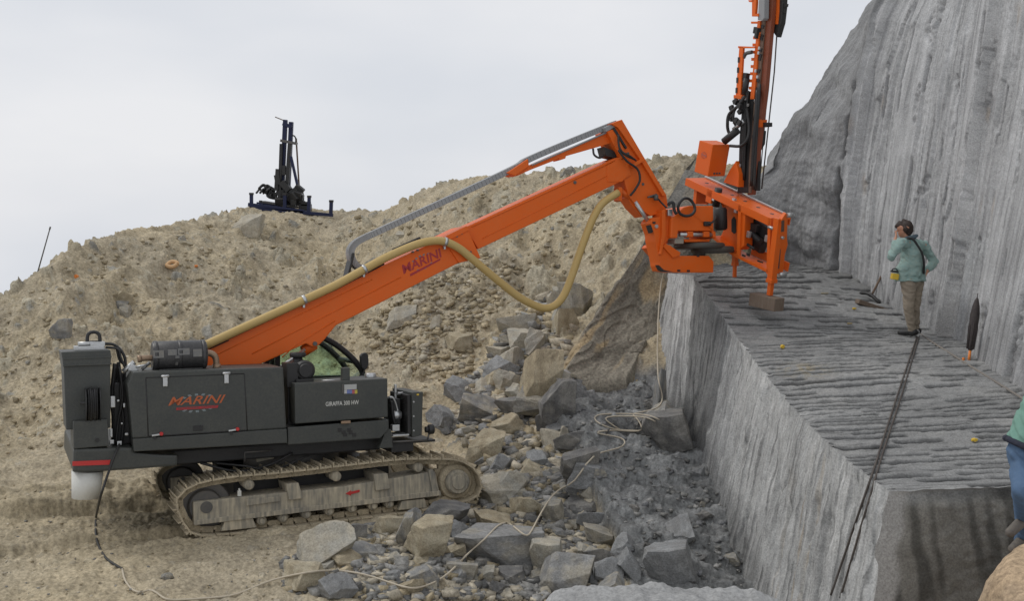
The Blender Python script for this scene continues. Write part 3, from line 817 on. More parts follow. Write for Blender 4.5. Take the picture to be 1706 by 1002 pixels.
# ---- tracks
LOOP = [(290, 842), (293, 829), (302, 818), (318, 807), (345, 798), (395, 790), (480, 782.5), (591, 770), (667, 762), (720, 761), (760, 763),
        (784, 772), (799, 787), (805, 806), (803, 822), (792, 834), (770, 842), (686, 859), (600, 870), (500, 883), (420, 893), (370, 897), (341, 898.5), (316, 892), (298, 868)]
lp = [Vector((q.x, 0, q.z)) for q in (p3(a, b, -1.2) for a, b in LOOP)]
lp = catmull([lp[-1]] + lp + [lp[0], lp[1]], 8)[8:-8]
acc = [0.0]
for a, b in zip(lp[:-1], lp[1:]): acc.append(acc[-1] + (b - a).length)
NSH = int(round(acc[-1] / 0.162))
ax_ = np.array(acc); lx = np.array([q.x for q in lp]); lz = np.array([q.z for q in lp])
def lpt(s):
    s = s % acc[-1]
    return Vector((np.interp(s, ax_, lx), 0, np.interp(s, ax_, lz)))
cen_ = Vector((sum(q.x for q in lp) / len(lp), 0, sum(q.z for q in lp) / len(lp)))
def make_track(l0, l1, outer):
    m = MB(); yc = (l0 + l1) / 2; wd = l1 - l0
    for k in range(NSH):
        s = acc[-1] * k / NSH
        p = lpt(s); d = (lpt(s + .04) - lpt(s - .04)).normalized()
        nrm = Vector((-d.z, 0, d.x))
        if nrm.dot(p - cen_) < 0: nrm = -nrm
        Rm = Matrix((( d.x, 0, nrm.x), (0, 1, 0), (d.z, 0, nrm.z))).to_4x4()
        pc = p - nrm * .035 + Vector((0, yc, 0))
        m.box(pc, (.152, wd, .022), Rm, .004)
        for gx, gh in ((-.062, .046), (.0, .016), (.062, .016)):
            m.box(pc + d * gx + nrm * (.010 + gh / 2), (.016, wd, gh), Rm, .003)
        for sy in (-.085, .085):                                             # chain links carrying the shoe
            m.box(pc - nrm * .05 + Vector((0, sy, 0)), (.14, .035, .075), Rm, .008)
        m.cyl(pc - nrm * .06 + d * .07 + Vector((0, -.12, 0)), pc - nrm * .06 + d * .07 + Vector((0, .12, 0)), .022, 8)
    belt = m.build('track', TRACKM, MACH)
    e0 = l0 + .05 if outer < 0 else l1 - .05
    sgn = -1 if outer < 0 else 1
    f = MB()
    fr = [(322, 837.5), (413, 827.5), (575, 811), (725, 786), (733, 823), (323, 873)]
    f.prism(pl(fr, -1.15), yc - .19, yc + .19, 1, .012)
    f.prism(pl([(323, 868), (733, 818), (735, 826), (323, 876)], -1.16), yc - .215, yc + .215, 1, .006)          # lower flange
    for q in ([(476, 807), (497, 805), (505, 831), (481, 834)], [(622, 791), (645, 789), (650, 815), (626, 818)]):
        f.prism(pl(q, -1.17), yc - .225, yc + .225, 1, .008)
    f.prism(pl([(411, 833), (466, 828), (467, 836), (411, 844)], -1.17), yc - .21, yc + .21, 1, .006)
    for q in ([(376, 866), (420, 862), (428, 880), (368, 886)], [(670, 836), (708, 832), (712, 847), (664, 851)]):
        f.prism(pl(q, -1.16), yc - .20, yc + .20, 1, .008)
    f.prism(pl([(714, 784), (722, 783), (729, 823), (721, 824)], -1.17), yc - .21, yc + .21, 1, .004)
    f.build('track_frame', DUSTM, belt)
    for px, py in ((437, 866), (473, 861), (512, 855), (550, 850), (588, 845), (623, 841), (650, 838)):
        c = p3(px, py + 3, -1.15); r = MB()
        r.cyl((c.x, yc - .17, c.z), (c.x, yc + .17, c.z), .06, 20, bev=.01).cyl((c.x, yc - .20, c.z), (c.x, yc + .20, c.z), .03, 12)
        r.build('bottom_roller', DUSTM, belt)
    for px, py in ((415.5, 809), (561, 795), (698, 780)):
        c = p3(px, py, -1.15); r = MB()
        r.cyl((c.x, yc - .19, c.z), (c.x, yc + .15, c.z), .062, 20, bev=.012).cyl((c.x, yc - .205, c.z), (c.x, yc, c.z), .028, 12)
        r.build('top_roller', DUSTM, belt)
    c = p3(344, 846, -1.15); r = MB()
    r.cyl((c.x, yc - .06, c.z), (c.x, yc + .06, c.z), .31, 36, bev=.02).cyl((c.x, yc - .12, c.z), (c.x, yc + .12, c.z), .2, 28, bev=.02).cyl((c.x, yc - .2, c.z), (c.x, yc + .2, c.z), .07, 20)
    r.build('idler_wheel', DKSTEEL, belt)
    c = p3(763, 804, -1.15); r = MB()
    t_ = []
    for k in range(46):
        a = 6.28318 * k / 46; rr = .315 if k % 2 else .265
        t_.append((c.x + rr * math.cos(a), c.z + rr * math.sin(a)))
    r.prism(t_, yc - .035, yc + .035, 1, .004)
    r.cyl((c.x, yc - sgn * .05, c.z), (c.x, yc + sgn * .13, c.z), .235, 32, bev=.02)
    r.build('drive_sprocket', TRACKM, belt)
    r = MB()
    r.cyl((c.x, yc, c.z), (c.x, yc + sgn * .22, c.z), .16, 30, bev=.02).cyl((c.x, yc + sgn * .2, c.z), (c.x, yc + sgn * .235, c.z), .10, 24, bev=.01)
    for k in range(10):
        a = .628 * k
        r.cyl((c.x + .13 * math.cos(a), yc + sgn * .21, c.z + .13 * math.sin(a)), (c.x + .13 * math.cos(a), yc + sgn * .228, c.z + .13 * math.sin(a)), .012, 6)
    r.build('final_drive', DUSTM, belt)
    return belt
trk = make_track(-1.2, -.72, -1)
make_track(.72, 1.2, 1)
ar = MB()
A = p3(578, 823, -1.148); 
q = [(A.x - .02, A.z + .0), (A.x + .05, A.z + .035), (A.x + .05, A.z + .018), (A.x + .16, A.z + .034), (A.x + .16, A.z + .005), (A.x + .05, A.z - .012), (A.x + .05, A.z - .03)]
ar.prism(q, -1.16, -1.149, 1, 0); ar.build('red_arrow', RED, MACH)
gt = MB(); A = p3(399, 823, -1.13); gt.box((A.x, -1.12, A.z), (.045, .04, .07), bev=.01).cyl((A.x, -1.12, A.z), (A.x, -1.12, A.z + .06), .012, 10); gt.build('grease_fitting', WHITEP, MACH)

# ---- chassis and slew ring
m = MB()
m.box((-.1, 0, .42), (2.0, 1.5, .34), bev=.03).box((-.1, 0, .30), (1.0, 1.9, .2), bev=.03)
m.build('chassis', BLACK, MACH)  # chassis and belly boxes black, standing in for shade under the body
m = MB(); m.cyl((-.2, 0, .58), (-.2, 0, .84), .62, 48, bev=.02)
for k in range(30):
    a = 6.28318 * k / 30; m.cyl((-.2 + .58 * math.cos(a), .58 * math.sin(a), .82), (-.2 + .58 * math.cos(a), .58 * math.sin(a), .87), .016, 6)
m.build('slew_ring', DKSTEEL, MACH)
m = MB()
m.box((-.75, 0, .90), (3.0, 1.7, .17), bev=.02).box((-.9, .75, .75), (1.8, .35, .3), bev=.02)
m.tube(catmull([(-1.5, -.85, .82), (-1.1, -.95, .70), (-.7, -.92, .74), (-.4, -.9, .86)]), .018).tube(catmull([(-1.35, -.8, .80), (-1.0, -.98, .76), (-.65, -.95, .68), (-.2, -.9, .82)]), .014)
m.build('upper_frame', BLACK, MACH)
m = MB()
A = p3(408, 770, -1.0); B = p3(440, 752, -1.0)
m.tube([(A.x, -1.0, A.z), (A.x, -1.0, B.z), (B.x + .1, -1.0, B.z)], .012)
m.build('handrail', DKSTEEL, MACH)
m = MB()
for a, b, c_, d in ((312, 764, 46, 7), (340, 761, 12, 12), (372, 760, 28, 7), (442, 765, 30, 6)):
    q = p3(a, b, -.62); m.box((q.x, -.6, q.z), (c_ / 140, .05, d / 140), (0, random.uniform(-.15, .15), 0))
m.build('light_gap', paint('cream_light_gap', (.5, .46, .36), .5, .3), MACH)  # cream boxes standing in for light gaps under the body

# ---- engine cover
HOOD = [(222, 620.5), (472, 612), (477.5, 714.4), (221, 731.5), (212, 640.5)]
hood = plate(HOOD, -1.2, -.34, .02).build('engine_cover', GREY, MACH)
plate([(221, 732), (478, 715), (479, 739), (223, 753.4)], -1.215, -.36, .012).build('side_skirt', GREY, MACH)
m = MB()
dp = pl([(243, 630), (407, 623), (412, 718), (247, 727.5)], -1.202)
for a, b in zip(dp, dp[1:] + dp[:1]): m.tube([(a[0], -1.2, a[1]), (b[0], -1.2, b[1])], .006, 6)
m.build('door_seam', BLACK, hood)
for px, py in ((275, 635), (377, 630)):
    m = MB(); q = p3(px, py, -1.2)
    m.box((q.x, -1.212, q.z), (.052, .024, .13)).box((q.x, -1.216, q.z + .055), (.085, .028, .03)).cyl((q.x - .045, -1.226, q.z + .055), (q.x + .045, -1.226, q.z + .055), .011, 8)
    m.build('hinge', STEEL, hood)
for px, py in ((264, 725), (391, 717)):
    m = MB(); q = p3(px, py, -1.2); m.box((q.x - .03, -1.215, q.z), (.09, .02, .02), (0, -.1, 0), .004); m.build('latch', STEEL, hood)
    m = MB(); m.cyl((q.x + .03, -1.20, q.z + .01), (q.x + .03, -1.235, q.z + .01), .022, 12, bev=.005); m.build('latch_button', RED, hood)
    m = MB(); m.cyl((q.x - .04, -1.20, q.z - .035), (q.x - .04, -1.23, q.z - .035), .018, 10); m.build('rubber_stop', BLACK, hood)
m = MB(); q = p3(330, 714, -1.2); m.box((q.x, -1.202, q.z), (.115, .012, .06), bev=.004); m.build('vent_slot', BLACK, hood)
sunburst('logo_burst', hood, (328, 672), .25, .11, -1.2, .04)
lettering('MARINI', 'logo_lettering', LOGO_O, hood, (280, 676.5), (376, 671.5), 14, -1.2, .55, .012, ext=.005)
m = MB(); m.prism(pl([(294, 680), (364, 675.5), (362.5, 680), (293.5, 684)], -1.203), -1.206, -1.201, 1, 0); m.build('logo_bar', LOGO_R, hood)
lettering('QUARRIES  GROUP', 'logo_lettering', paint('logo_dark', (.13, .05, .05), .4, .05), hood, (296, 683), (361, 679), 2.6, -1.206, .3, .02, ext=.002)

# ---- muffler, exhaust and pipes on the cover
m = MB(); a = p3(253, 594, -.85); b = p3(343, 594, -.85)
m.cyl((a.x, -.85, a.z + .0), (b.x, -.85, a.z), .175, 36, bev=.02)
for f in (.06, .5, .94): m.cyl((a.x + (b.x - a.x) * f - .02, -.85, a.z), (a.x + (b.x - a.x) * f + .02, -.85, a.z), .180, 36)
m.box(((a.x + b.x) / 2, -.85, a.z - .18), (.5, .3, .06))
muf = m.build('muffler', paint('muffler_black', (.022, .022, .024), .35, .25, (.15, .14, .13)), MACH)
lb_ = MB()
for fx, fz, wx, wz in ((.09, .03, .12, .09), (.34, .045, .10, .07), (.44, -.01, .06, .03), (.55, .05, .13, .08), (.80, .03, .10, .09), (.42, -.09, .03, .04)):
    an = math.asin(min(.95, fz / .18)); 
    x = a.x + (b.x - a.x) * fx
    lb_.box((x, -.85 - .176 * math.cos(an), a.z + fz), (wx, .004, wz), (-an, 0, 0), 0)
lb_.build('sticker', paint('grey_sticker', (.11, .115, .12), .4, .3), muf)
m = MB()
m.tube(catmull([p3(254, 597, -.85), p3(244, 597, -.85), p3(234, 598, -.85)]), .035, 14); m.tube([p3(236, 598, -.85), p3(229, 599, -.85)], .042, 14)
m.build('exhaust_pipe', BRASS, muf)
m = MB(); m.tube(catmull([p3(342, 589, -.85), p3(350, 589, -.85), p3(357, 593, -.85), p3(360, 600, -.85), p3(361, 617, -.85)]), .038, 16)
m.tube([p3(360.6, 607, -.85), p3(361, 617, -.85)], .05, 16).tube([p3(343, 589, -.85), p3(346, 589, -.85)], .048, 16)
m.build('elbow_pipe', BRASS, muf)
m = MB()
q = p3(222, 614, -.9)
m.tube([p3(205, 620, -.9), p3(224, 604, -.9)], .03, 12).tube([p3(236, 616, -.9), p3(250, 604, -.9)], .02, 12).box((q.x, -.9, q.z), (.1, .1, .08), (0, .4, 0)).tube([p3(226, 612, -.95), p3(246, 608, -.95)], .014, 8)
m.build('hydraulic_fitting', STEEL, MACH)

# ---- dust collector at the left end
DCY = -1.05
dc = MB()
dc.prism(pl([(105.8, 610), (184, 607), (184, 714), (110, 717)], DCY), DCY, DCY + .62, 1, .012)
dc.prism(pl([(101.5, 587), (184, 583.5), (185.5, 594), (184.5, 609), (105, 612), (104, 600)], DCY - .03), DCY - .03, DCY + .66, 1, .012)
dco = dc.build('dust_collector', GREY, MACH)
m = MB(); m.prism(pl([(104, 597), (186, 593.5), (186, 596.5), (104, 600)], DCY - .04), DCY - .04, DCY + .67, 1, .004).prism(pl([(105, 608.5), (186, 605.5), (186, 608), (105, 611)], DCY - .035), DCY - .04, DCY + .67, 1, .004)
m.build('lid_rim', GREY, dco)
m = MB()
q = p3(156, 571, -.8); m.cyl((q.x, -.8, q.z - .1), (q.x, -.8, q.z + .02), .055, 20, bev=.01)
m.tube(catmull([(q.x - .07, -.8, q.z - .02), (q.x - .06, -.8, q.z + .09), (q.x, -.8, q.z + .12), (q.x + .06, -.8, q.z + .09), (q.x + .07, -.8, q.z - .02)]), .02, 10)
m.build('fan_motor', BLACK, dco)
m = MB(); q2 = p3(148, 580, -.8); m.box((q2.x, -.8, q2.z), (.32, .25, .05)).box((q2.x + .09, -.8, q2.z + .04), (.16, .18, .06)).cyl((q2.x - .12, -.85, q2.z + .05), (q2.x + .06, -.85, q2.z + .05), .025, 12)
m.build('valve_manifold', STEEL, dco)
m = MB(); q = p3(154, 674, DCY - .05)
for k in range(5):
    rr = .17 + .012 * (k % 2)
    pts = [(q.x + (k - 2) * .022 + .055 * math.cos(t_) * 0, DCY - .07 + rr * .55 * math.cos(t_), q.z + rr * math.sin(t_)) for t_ in [6.28318 * j / 24 for j in range(25)]]
    m.tube(pts, .013, 8)
for sx in (-.07, .07): m.cyl((q.x + sx, DCY - .07, q.z), (q.x + sx * 1.12, DCY - .07, q.z), .19, 28)
m.cyl((q.x - .13, DCY - .07, q.z + .02), (q.x + .07, DCY - .07, q.z + .02), .018, 10)
m.build('hose_reel', BLACK, dco)
lowb = plate([(121.7, 703), (179, 699), (181.6, 744), (122.5, 749)], DCY - .1, DCY + .5, .012).build('control_box', GREY, MACH)
m = MB(); q = p3(162, 734, DCY - .1); m.cyl((q.x, DCY - .095, q.z), (q.x, DCY - .112, q.z), .025, 14); m.build('plug', BLACK, lowb)
m = MB()
rnd = random.Random(4)
for k in range(9):                                                                       # hydraulic hoses between collector and engine cover
    x0 = 187 + rnd.uniform(0, 20); x1 = 187 + rnd.uniform(0, 24); yy = -1.0 + rnd.uniform(0, .5)
    m.tube(catmull([p3(x0, 600 + rnd.uniform(0, 40), yy), p3(x0 + rnd.uniform(-6, 8), 660, yy), p3(x1, 700, yy), p3(x1 + rnd.uniform(-5, 5), 742, yy)]), rnd.uniform(.014, .026), 8)
m.tube(catmull([p3(172, 573, -.8), p3(190, 575, -.8), p3(204, 588, -.8), p3(209, 606, -.8), p3(206, 640, -.8)]), .017, 8)
m.tube(catmull([p3(176, 579, -.85), p3(196, 582, -.85), p3(201, 596, -.85), p3(208, 612, -.85)]), .014, 8)
m.tube(catmull([p3(194, 580, -.82), p3(199, 600, -.82), p3(207, 608, -.82)]), .013, 8)
m.prism(pl([(190, 640), (214, 636), (217, 740), (190, 744)], -.85), -.85, -.5, 1, .01)
m.build('hydraulic_hoses', BLACK, MACH)
m = MB()
for a_, b_, w_, h_ in ((188, 670, .05, .13), (197, 668, .025, .025), (207, 676, .022, .05), (185, 722, .03, .10), (199, 739, .05, .05), (211, 724, .04, .03), (186, 737, .05, .05), (203, 706, .02, .02)):
    q = p3(a_, b_, -1.03); m.box((q.x, -1.03, q.z), (w_, .03, h_))
m.build('hose_coupling', STEEL, MACH)
CW = [(122, 749), (222, 746), (223, 754.5), (262, 758), (296, 759), (296, 777), (222, 783), (150, 788), (121, 788)]
cw = plate(CW, -1.16, .9, .03).build('counterweight', GREY, MACH)
m = MB(); m.prism(pl([(120.5, 769.5), (184, 767), (182, 775), (120.5, 777)], -1.166), -1.170, -1.158, 1, 0); m.build('red_stripe', RED, cw)
m = MB(); A = p3(146, 788, -.95); B = p3(143, 830, -.95)
m.tube([(A.x, -.95, A.z + .02), (B.x, -.95, B.z), (B.x, -.95, B.z - .0005)], [.172, .152, .14], 36)
m.build('dust_bucket', WHITEP, MACH)

# ---- fuel tank side, skirt, radiator
tank = plate([(491, 639.5), (645.7, 631), (646.5, 695.6), (492, 707)], -1.2, -.55, .014).build('fuel_tank', GREY, MACH)
m = MB(); m.prism(pl([(480, 636), (492, 640), (492, 710), (480, 713)], -.9), -.9, -.6, 1, .01); m.build('dark_gap_fill', BLACK, MACH)  # black fill imitating the shaded gap between cover and tank
plate([(479, 712.6), (492, 712), (647.6, 699.5), (648, 716), (634, 731), (480, 742)], -1.18, -.55, .012).build('lower_skirt', GREY, MACH)
lettering('GIRAFFA 300 HW', 'model_lettering', WHITEP, tank, (542.5, 677.6), (597.8, 674.2), 7.3, -1.2, 0, .012, ext=.004)
m = MB(); m.prism(pl([(573.5, 641.5), (594, 640.5), (594, 649), (573.5, 650)], -1.201), -1.204, -1.2, 1, 0); st_ = m.build('safety_sticker', paint('sticker_white', (.42, .43, .42), .5, .1), tank)
for k, c_ in enumerate(((.5, .5, .5), (.13, .18, .42), (.13, .18, .42), (.42, .08, .1), (.5, .42, .05))):
    m = MB(); x0 = 573.5 + k * 4.4; m.prism(pl([(x0, 650.3), (x0 + 4.2, 650), (x0 + 4.2, 656.2), (x0, 656.5)], -1.201), -1.204, -1.2, 1, 0); m.build('warning_sticker', paint('sticker_%d' % k, c_, .5, .1), tank)
m = MB(); q = p3(571, 648, -1.2); m.box((q.x, -1.205, q.z), (.022, .012, .11), bev=.003); m.build('level_gauge', DKSTEEL, tank)
m = MB(); m.prism(pl([(571, 613.5), (583, 613), (583, 634), (571, 635)], -1.15), -1.15, -1.05, 1, .006); m.build('tank_filter', GREY, tank)
m = MB(); q = p3(617, 626, -.8); m.cyl((q.x, -.8, q.z - .08), (q.x, -.8, q.z + .03), .075, 24, bev=.012); m.build('filler_cap', STEEL, tank)
m = MB(); m.box((p3(545, 637, -.95).x, -.95, p3(545, 637, -.95).z), (.24, .2, .03)).tube([p3(536, 635, -1.0), p3(572, 633, -1.0)], .012, 8); m.build('tank_fitting', STEEL, tank)
m = MB(); q = p3(576, 704, -1.2)
m.box((q.x, -1.2, q.z), (.12, .03, .035)); m.build('drain_valve', BRASS, tank)
m = MB()
for k in range(6):
    q = p3(566 + k * 4.5 + (k % 2) * 2, 717 + (k % 3) * 4, -1.182); m.box((q.x, -1.182, q.z), (.05, .008, .045), bev=.003)
m.build('mesh_grille', BLACK, MACH)
rad = plate([(686, 654.5), (705, 653.5), (703, 726), (687, 730)], -1.12, -.35, .010).build('radiator', GREY, MACH)
m = MB()
q = p3(686, 690, -1.12); zt = p3(686, 656, -1.12).z; zb = p3(687, 728, -1.12).z
m.box((q.x - .02, -.74, (zt + zb) / 2), (.05, .7, zt - zb - .04), bev=.01)
for k in range(22): m.box((q.x - .048, -.74, zb + .05 + k * (zt - zb - .1) / 21), (.008, .64, .006), bev=0)
m.build('radiator_core', BLACK, rad)
m = MB()
for py in (670, 694, 718): q = p3(689, py, -1.12); m.cyl((q.x, -1.118, q.z), (q.x, -1.132, q.z), .011, 8)
m.build('bolt', STEEL, rad)
m = MB(); q = p3(696, 658, -1.12); m.box((q.x, -1.123, q.z), (.03, .004, .02), bev=0); m.build('warning_sticker', YELLOW, rad)
m = MB(); m.cyl(p3(655, 692, -.9), p3(668, 692, -.9), .055, 20, bev=.01).box(p3(659, 660, -.8), (.03, .03, .3)).tube(catmull([p3(648, 662, -.9), p3(655, 664, -.9), p3(660, 675, -.9), p3(664, 690, -.9)]), .016)
m.tube([p3(662, 656, -.9), p3(686, 655, -.6)], .018).box(p3(662, 724, -.95), (.22, .3, .025)).box(p3(658, 713, -.95), (.1, .1, .08))
m.build('fan_drive', STEEL, MACH)
m = MB(); m.box(p3(653, 690, -.7), (.10, .4, .42)).tube(catmull([p3(652, 668, -.95), p3(656, 700, -.95), p3(664, 716, -.95)]), .02).box(p3(672, 692, -.6), (.12, .3, .44)); m.build('oil_cooler', BLACK, MACH)
m = MB(); m.prism(pl([(643, 716), (652, 716), (655, 747), (632, 748), (634, 742)], -1.14), -1.14, -1.0, 1, .008); m.build('support_bracket', GREY, MACH)
m = MB(); m.box(p3(684, 733, -.8), (.5, .5, .03)).box(p3(660, 742, -.8), (.3, .5, .12)); m.build('radiator_tray', BLACK, MACH)
m = MB(); m.tube([p3(652, 737, -1.1), p3(712, 734, -1.1)], .014, 8).tube([p3(712, 734, -1.1), p3(715, 722, -1.1)], .012, 8); m.build('lamp_arm', DKSTEEL, MACH)
m = MB(); q = p3(716, 716, -1.1); m.cyl((q.x - .02, -1.1, q.z), (q.x + .05, -1.1, q.z), .065, 22, bev=.01).cyl((q.x - .06, -1.1, q.z), (q.x - .02, -1.1, q.z), .04, 16); m.build('work_lamp', BLACK, MACH)
m = MB(); q = p3(509, 618, -1.0)
m.cyl((q.x, -1.0, q.z), (q.x, -.5, q.z), .125, 30, bev=.02).cyl((q.x, -1.03, q.z), (q.x, -.98, q.z), .09, 26, bev=.01).box((q.x - .02, -.85, q.z - .15), (.22, .4, .1))
q2 = p3(496, 591.5, -.8); m.cyl((q2.x, -.8, q2.z - .03), (q2.x, -.8, q2.z + .03), .10, 24, bev=.01).cyl((q2.x, -.8, q2.z - .22), (q2.x, -.8, q2.z), .06, 18).box((q.x - .16, -.85, q.z - .05), (.14, .3, .3))
m.build('air_filter', BLACK, MACH)
m = MB(); m.tube([p3(468, 612, -.6), p3(507, 583, -.3)], .022, 12); m.build('boom_ram_rod', STEEL, MACH)

# ---- cab on the far side
CB0, CB1 = .36, 1.18
cabp = [(598, 636), (604, 622), (592, 603), (572, 584), (550, 569), (520, 556), (484, 552), (458, 568), (446, 592), (440, 640)]
c0 = [Vector((x, CB0, z)) for x, z in pl(cabp, CB0)]
c1 = [Vector((v_.x, CB1, v_.z)) for v_ in c0]
m = MB()
cc0 = catmull(c0, 5); cc1 = catmull(c1, 5)
m.tube(cc0, .042, 10).tube(cc1, .042, 10)
for i in (0, 2, 5, 7, 9): m.tube([c0[i], c1[i]], .035, 8)
m.tube([c0[0], c0[9]], .04, 8).tube([c1[0], c1[9]], .04, 8)
pz = p3(462, 600, CB0); m.box((pz.x, CB0, (c0[9].z + c0[6].z) / 2 - .02), (.07, .06, (c0[6].z - c0[9].z) - .06))
m.box(((c0[0].x + c0[9].x) / 2, (CB0 + CB1) / 2, c0[0].z - .45), (c0[0].x - c0[9].x, CB1 - CB0, .9), bev=.03)
cab = m.build('cab', BLACK, MACH)
for yy in (CB0 + .005, CB1 - .005):
    m = MB(); m.prism([(v_.x, v_.z) for v_ in cc0], yy - .003, yy + .003, 1, 0); m.build('window', GLASS, cab)
m = MB(); m.box((c0[9].x + .35, .75, c0[9].z + .02), (.38, .45, .12), bev=.04).box((c0[9].x + .18, .75, c0[9].z + .28), (.12, .42, .55), (0, -.15, 0), .04); m.build('seat', BLACK, cab)
m = MB(); mp_ = [(602, 607), (601, 594), (604, 589.5), (611, 588), (613.5, 592), (614.5, 605), (613, 613), (608, 618), (604, 614)]
m.prism(pl(mp_, .2), .2, .28, 1, .01).tube([p3(606, 612, .24), p3(603, 622, .36)], .014, 8); m.build('mirror', BLACK, cab)

# ---- boom
BO = [(340, 584), (360, 570), (739, 396.5), (767, 437), (560, 542.5), (541, 566), (531, 576), (521, 579), (510, 573), (430, 609), (380, 640), (340, 640)]
boom = plate(BO, -.24, .24, .015).build('boom', ORANGE, MACH)
m = MB(); m.prism(pl([(737, 396), (777, 376.5), (801, 430), (765, 438.5)], -.27), -.27, .27, 1, .012)
m.prism(pl([(737, 396), (777, 376.5), (781, 384), (741, 404)], -.275), -.285, .285, 1, .006); m.build('boom_collar', ORANGE, boom)
m = MB()
for a_, b_ in ((761, 394), (769, 389), (784, 420), (688, 420), (696, 417)): q = p3(a_, b_, -.27); m.cyl((q.x, -.235, q.z), (q.x, -.282, q.z), .014, 8)
q = p3(958, 304, -.2); m.cyl((q.x, -.17, q.z), (q.x, -.205, q.z), .024, 14)
q = p3(524.5, 573, -.24); m.cyl((q.x, -.22, q.z), (q.x, -.262, q.z), .028, 14)
m.build('bolt', DKSTEEL, boom)
m = MB(); m.tube([p3(420, 590, -.24), p3(668, 462, -.24)], .007, 6).tube([p3(470, 596, -.24), p3(492, 576, -.24), p3(558, 535, -.24)], .007, 6)
m.tube([p3(352, 596, -.24), p3(430, 558, -.24), p3(620, 466, -.24)], .006, 6)
m.build('weld_seam', ORANGE, boom)
q = p3(527, 577, -.12); m = MB(); m.tube([p3(505, 586, -.1), p3(524, 574, -.1)], .075, 14); m.build('boom_ram', ORANGE, boom)
m = MB(); inn = [(775, 379), (1027, 262.5), (1044, 262), (1052, 292), (1036, 302), (797, 415.5)]
m.prism(pl(inn, -.19), -.19, .19, 1, .012)
m.prism(pl([(1011, 276), (1030, 266), (1048, 290), (1036, 303), (1012, 303)], -.195), -.20, .20, 1, .004)
binn = m.build('boom_extension', ORANGE, MACH)
m = MB(); m.tube([p3(803, 398, -.19), p3(1012, 293, -.19)], .006, 6).tube([p3(785, 378, -.19), p3(1024, 268, -.19)], .012, 6); m.build('weld_seam', ORANGE, binn)
ang = math.atan2(p3(738, 420, -.24).z - p3(676, 452, -.24).z, p3(738, 420, -.24).x - p3(676, 452, -.24).x)
sunburst('logo_burst', boom, (704, 437), .2, .10, -.24, ang)
lettering('MARINI', 'logo_lettering', LOGO_R, boom, (672.5, 457), (738, 427), 15, -.24, .2, .016, ext=.005)
m = MB(); m.prism(pl([(683, 457), (734, 430.5), (733, 434), (684, 460.5)], -.243), -.246, -.241, 1, 0); m.build('logo_bar', LOGO_R, boom)

# ---- air hose, cable chain, chain guide
hs = [(342, 576), (400, 549), (507, 500), (560, 475), (607, 449), (648, 427), (690, 409), (718, 402), (742, 403), (765, 414), (786, 431), (812, 453), (840, 476), (863, 494), (886, 507), (908, 514), (926, 508), (940, 491),
      (952, 462), (965, 424), (980, 383), (992, 356), (1006, 337), (1030, 321)]
hpts = [p3(a_, b_, -.32 if i > 1 else -.3) for i, (a_, b_) in enumerate(hs)]
m = MB(); m.tube(catmull(hpts, 6), .056, 14); hose = m.build('air_hose', HOSEY, MACH)
for i in (2, 4, 8):
    m = MB(); d = (hpts[i + 1] - hpts[i - 1]).normalized(); m.cyl(hpts[i] - d * .02, hpts[i] + d * .02, .064, 16); m.box(hpts[i] + Vector((0, .04, -.075)), (.03, .05, .06)); m.build('hose_clamp', STEEL, hose)
m = MB(); m.tube([p3(349, 580, -.25), p3(380, 566, -.25)], .02).tube([p3(352, 578, -.3), p3(560, 482, -.28), p3(640, 440, -.28)], .012); m.build('hose_tray', BLACK, boom)
ch = [(1024, 206), (950, 236), (880, 266), (855, 281), (745, 333), (632, 385), (604, 398), (590, 407), (583.5, 418), (584.5, 430), (590, 440), (598, 446), (612, 449)]
cp_ = catmull([p3(a_, b_, -.02) for a_, b_ in ch], 10)
m = MB()
L_ = 0
for a_, b_ in zip(cp_[:-1], cp_[1:]):
    n_ = max(1, int(round((b_ - a_).length / .055)))
    d = (b_ - a_).normalized(); up_ = Vector((-d.z, 0, d.x))
    Rm = Matrix(((d.x, 0, up_.x), (0, 1, 0), (d.z, 0, up_.z))).to_4x4()
    for k in range(n_):
        m.box(a_ + (b_ - a_) * ((k + .5) / n_), ((b_ - a_).length / n_ * .95, .15, .085), Rm, .004)
    m.box((a_ + b_) / 2, ((b_ - a_).length * 1.05, .11, .055), Rm, 0)
m.build('cable_chain', CHAING, MACH)
m = MB()
a_ = p3(582, 440, -.05); m.box((a_.x - .0, -.02, a_.z - .02), (.03, .22, .34), (0, .25, 0)).box((a_.x + .06, -.02, a_.z - .12), (.22, .22, .03), (0, -.45, 0))
m.tube([p3(655, 418, -.1), p3(700, 398, -.1)], .03, 8)
m.build('chain_bracket', BLACK, MACH)
m = MB(); m.prism(pl([(845, 288), (880, 264.5), (881.5, 277), (859, 293)], -.14), -.14, .12, 1, .01)
m.prism(pl([(856, 289), (876, 279), (935, 253), (1015, 219.5), (1022, 226), (1020, 238), (940, 261), (884, 283), (862, 293)], -.10), -.10, .1, 1, .008)
m.prism(pl([(930, 262), (944, 257), (942, 264), (933, 267)], -.11), -.11, .1, 1, .004)
m.build('chain_guide', ORANGE, MACH)
m = MB(); m.tube([p3(886, 275, -.14), p3(1010, 221, -.14)], .014, 8).box(p3(1013, 213, -.1), (.2, .16, .07), (0, -.45, 0)); m.build('guide_rail', CHAING, MACH)

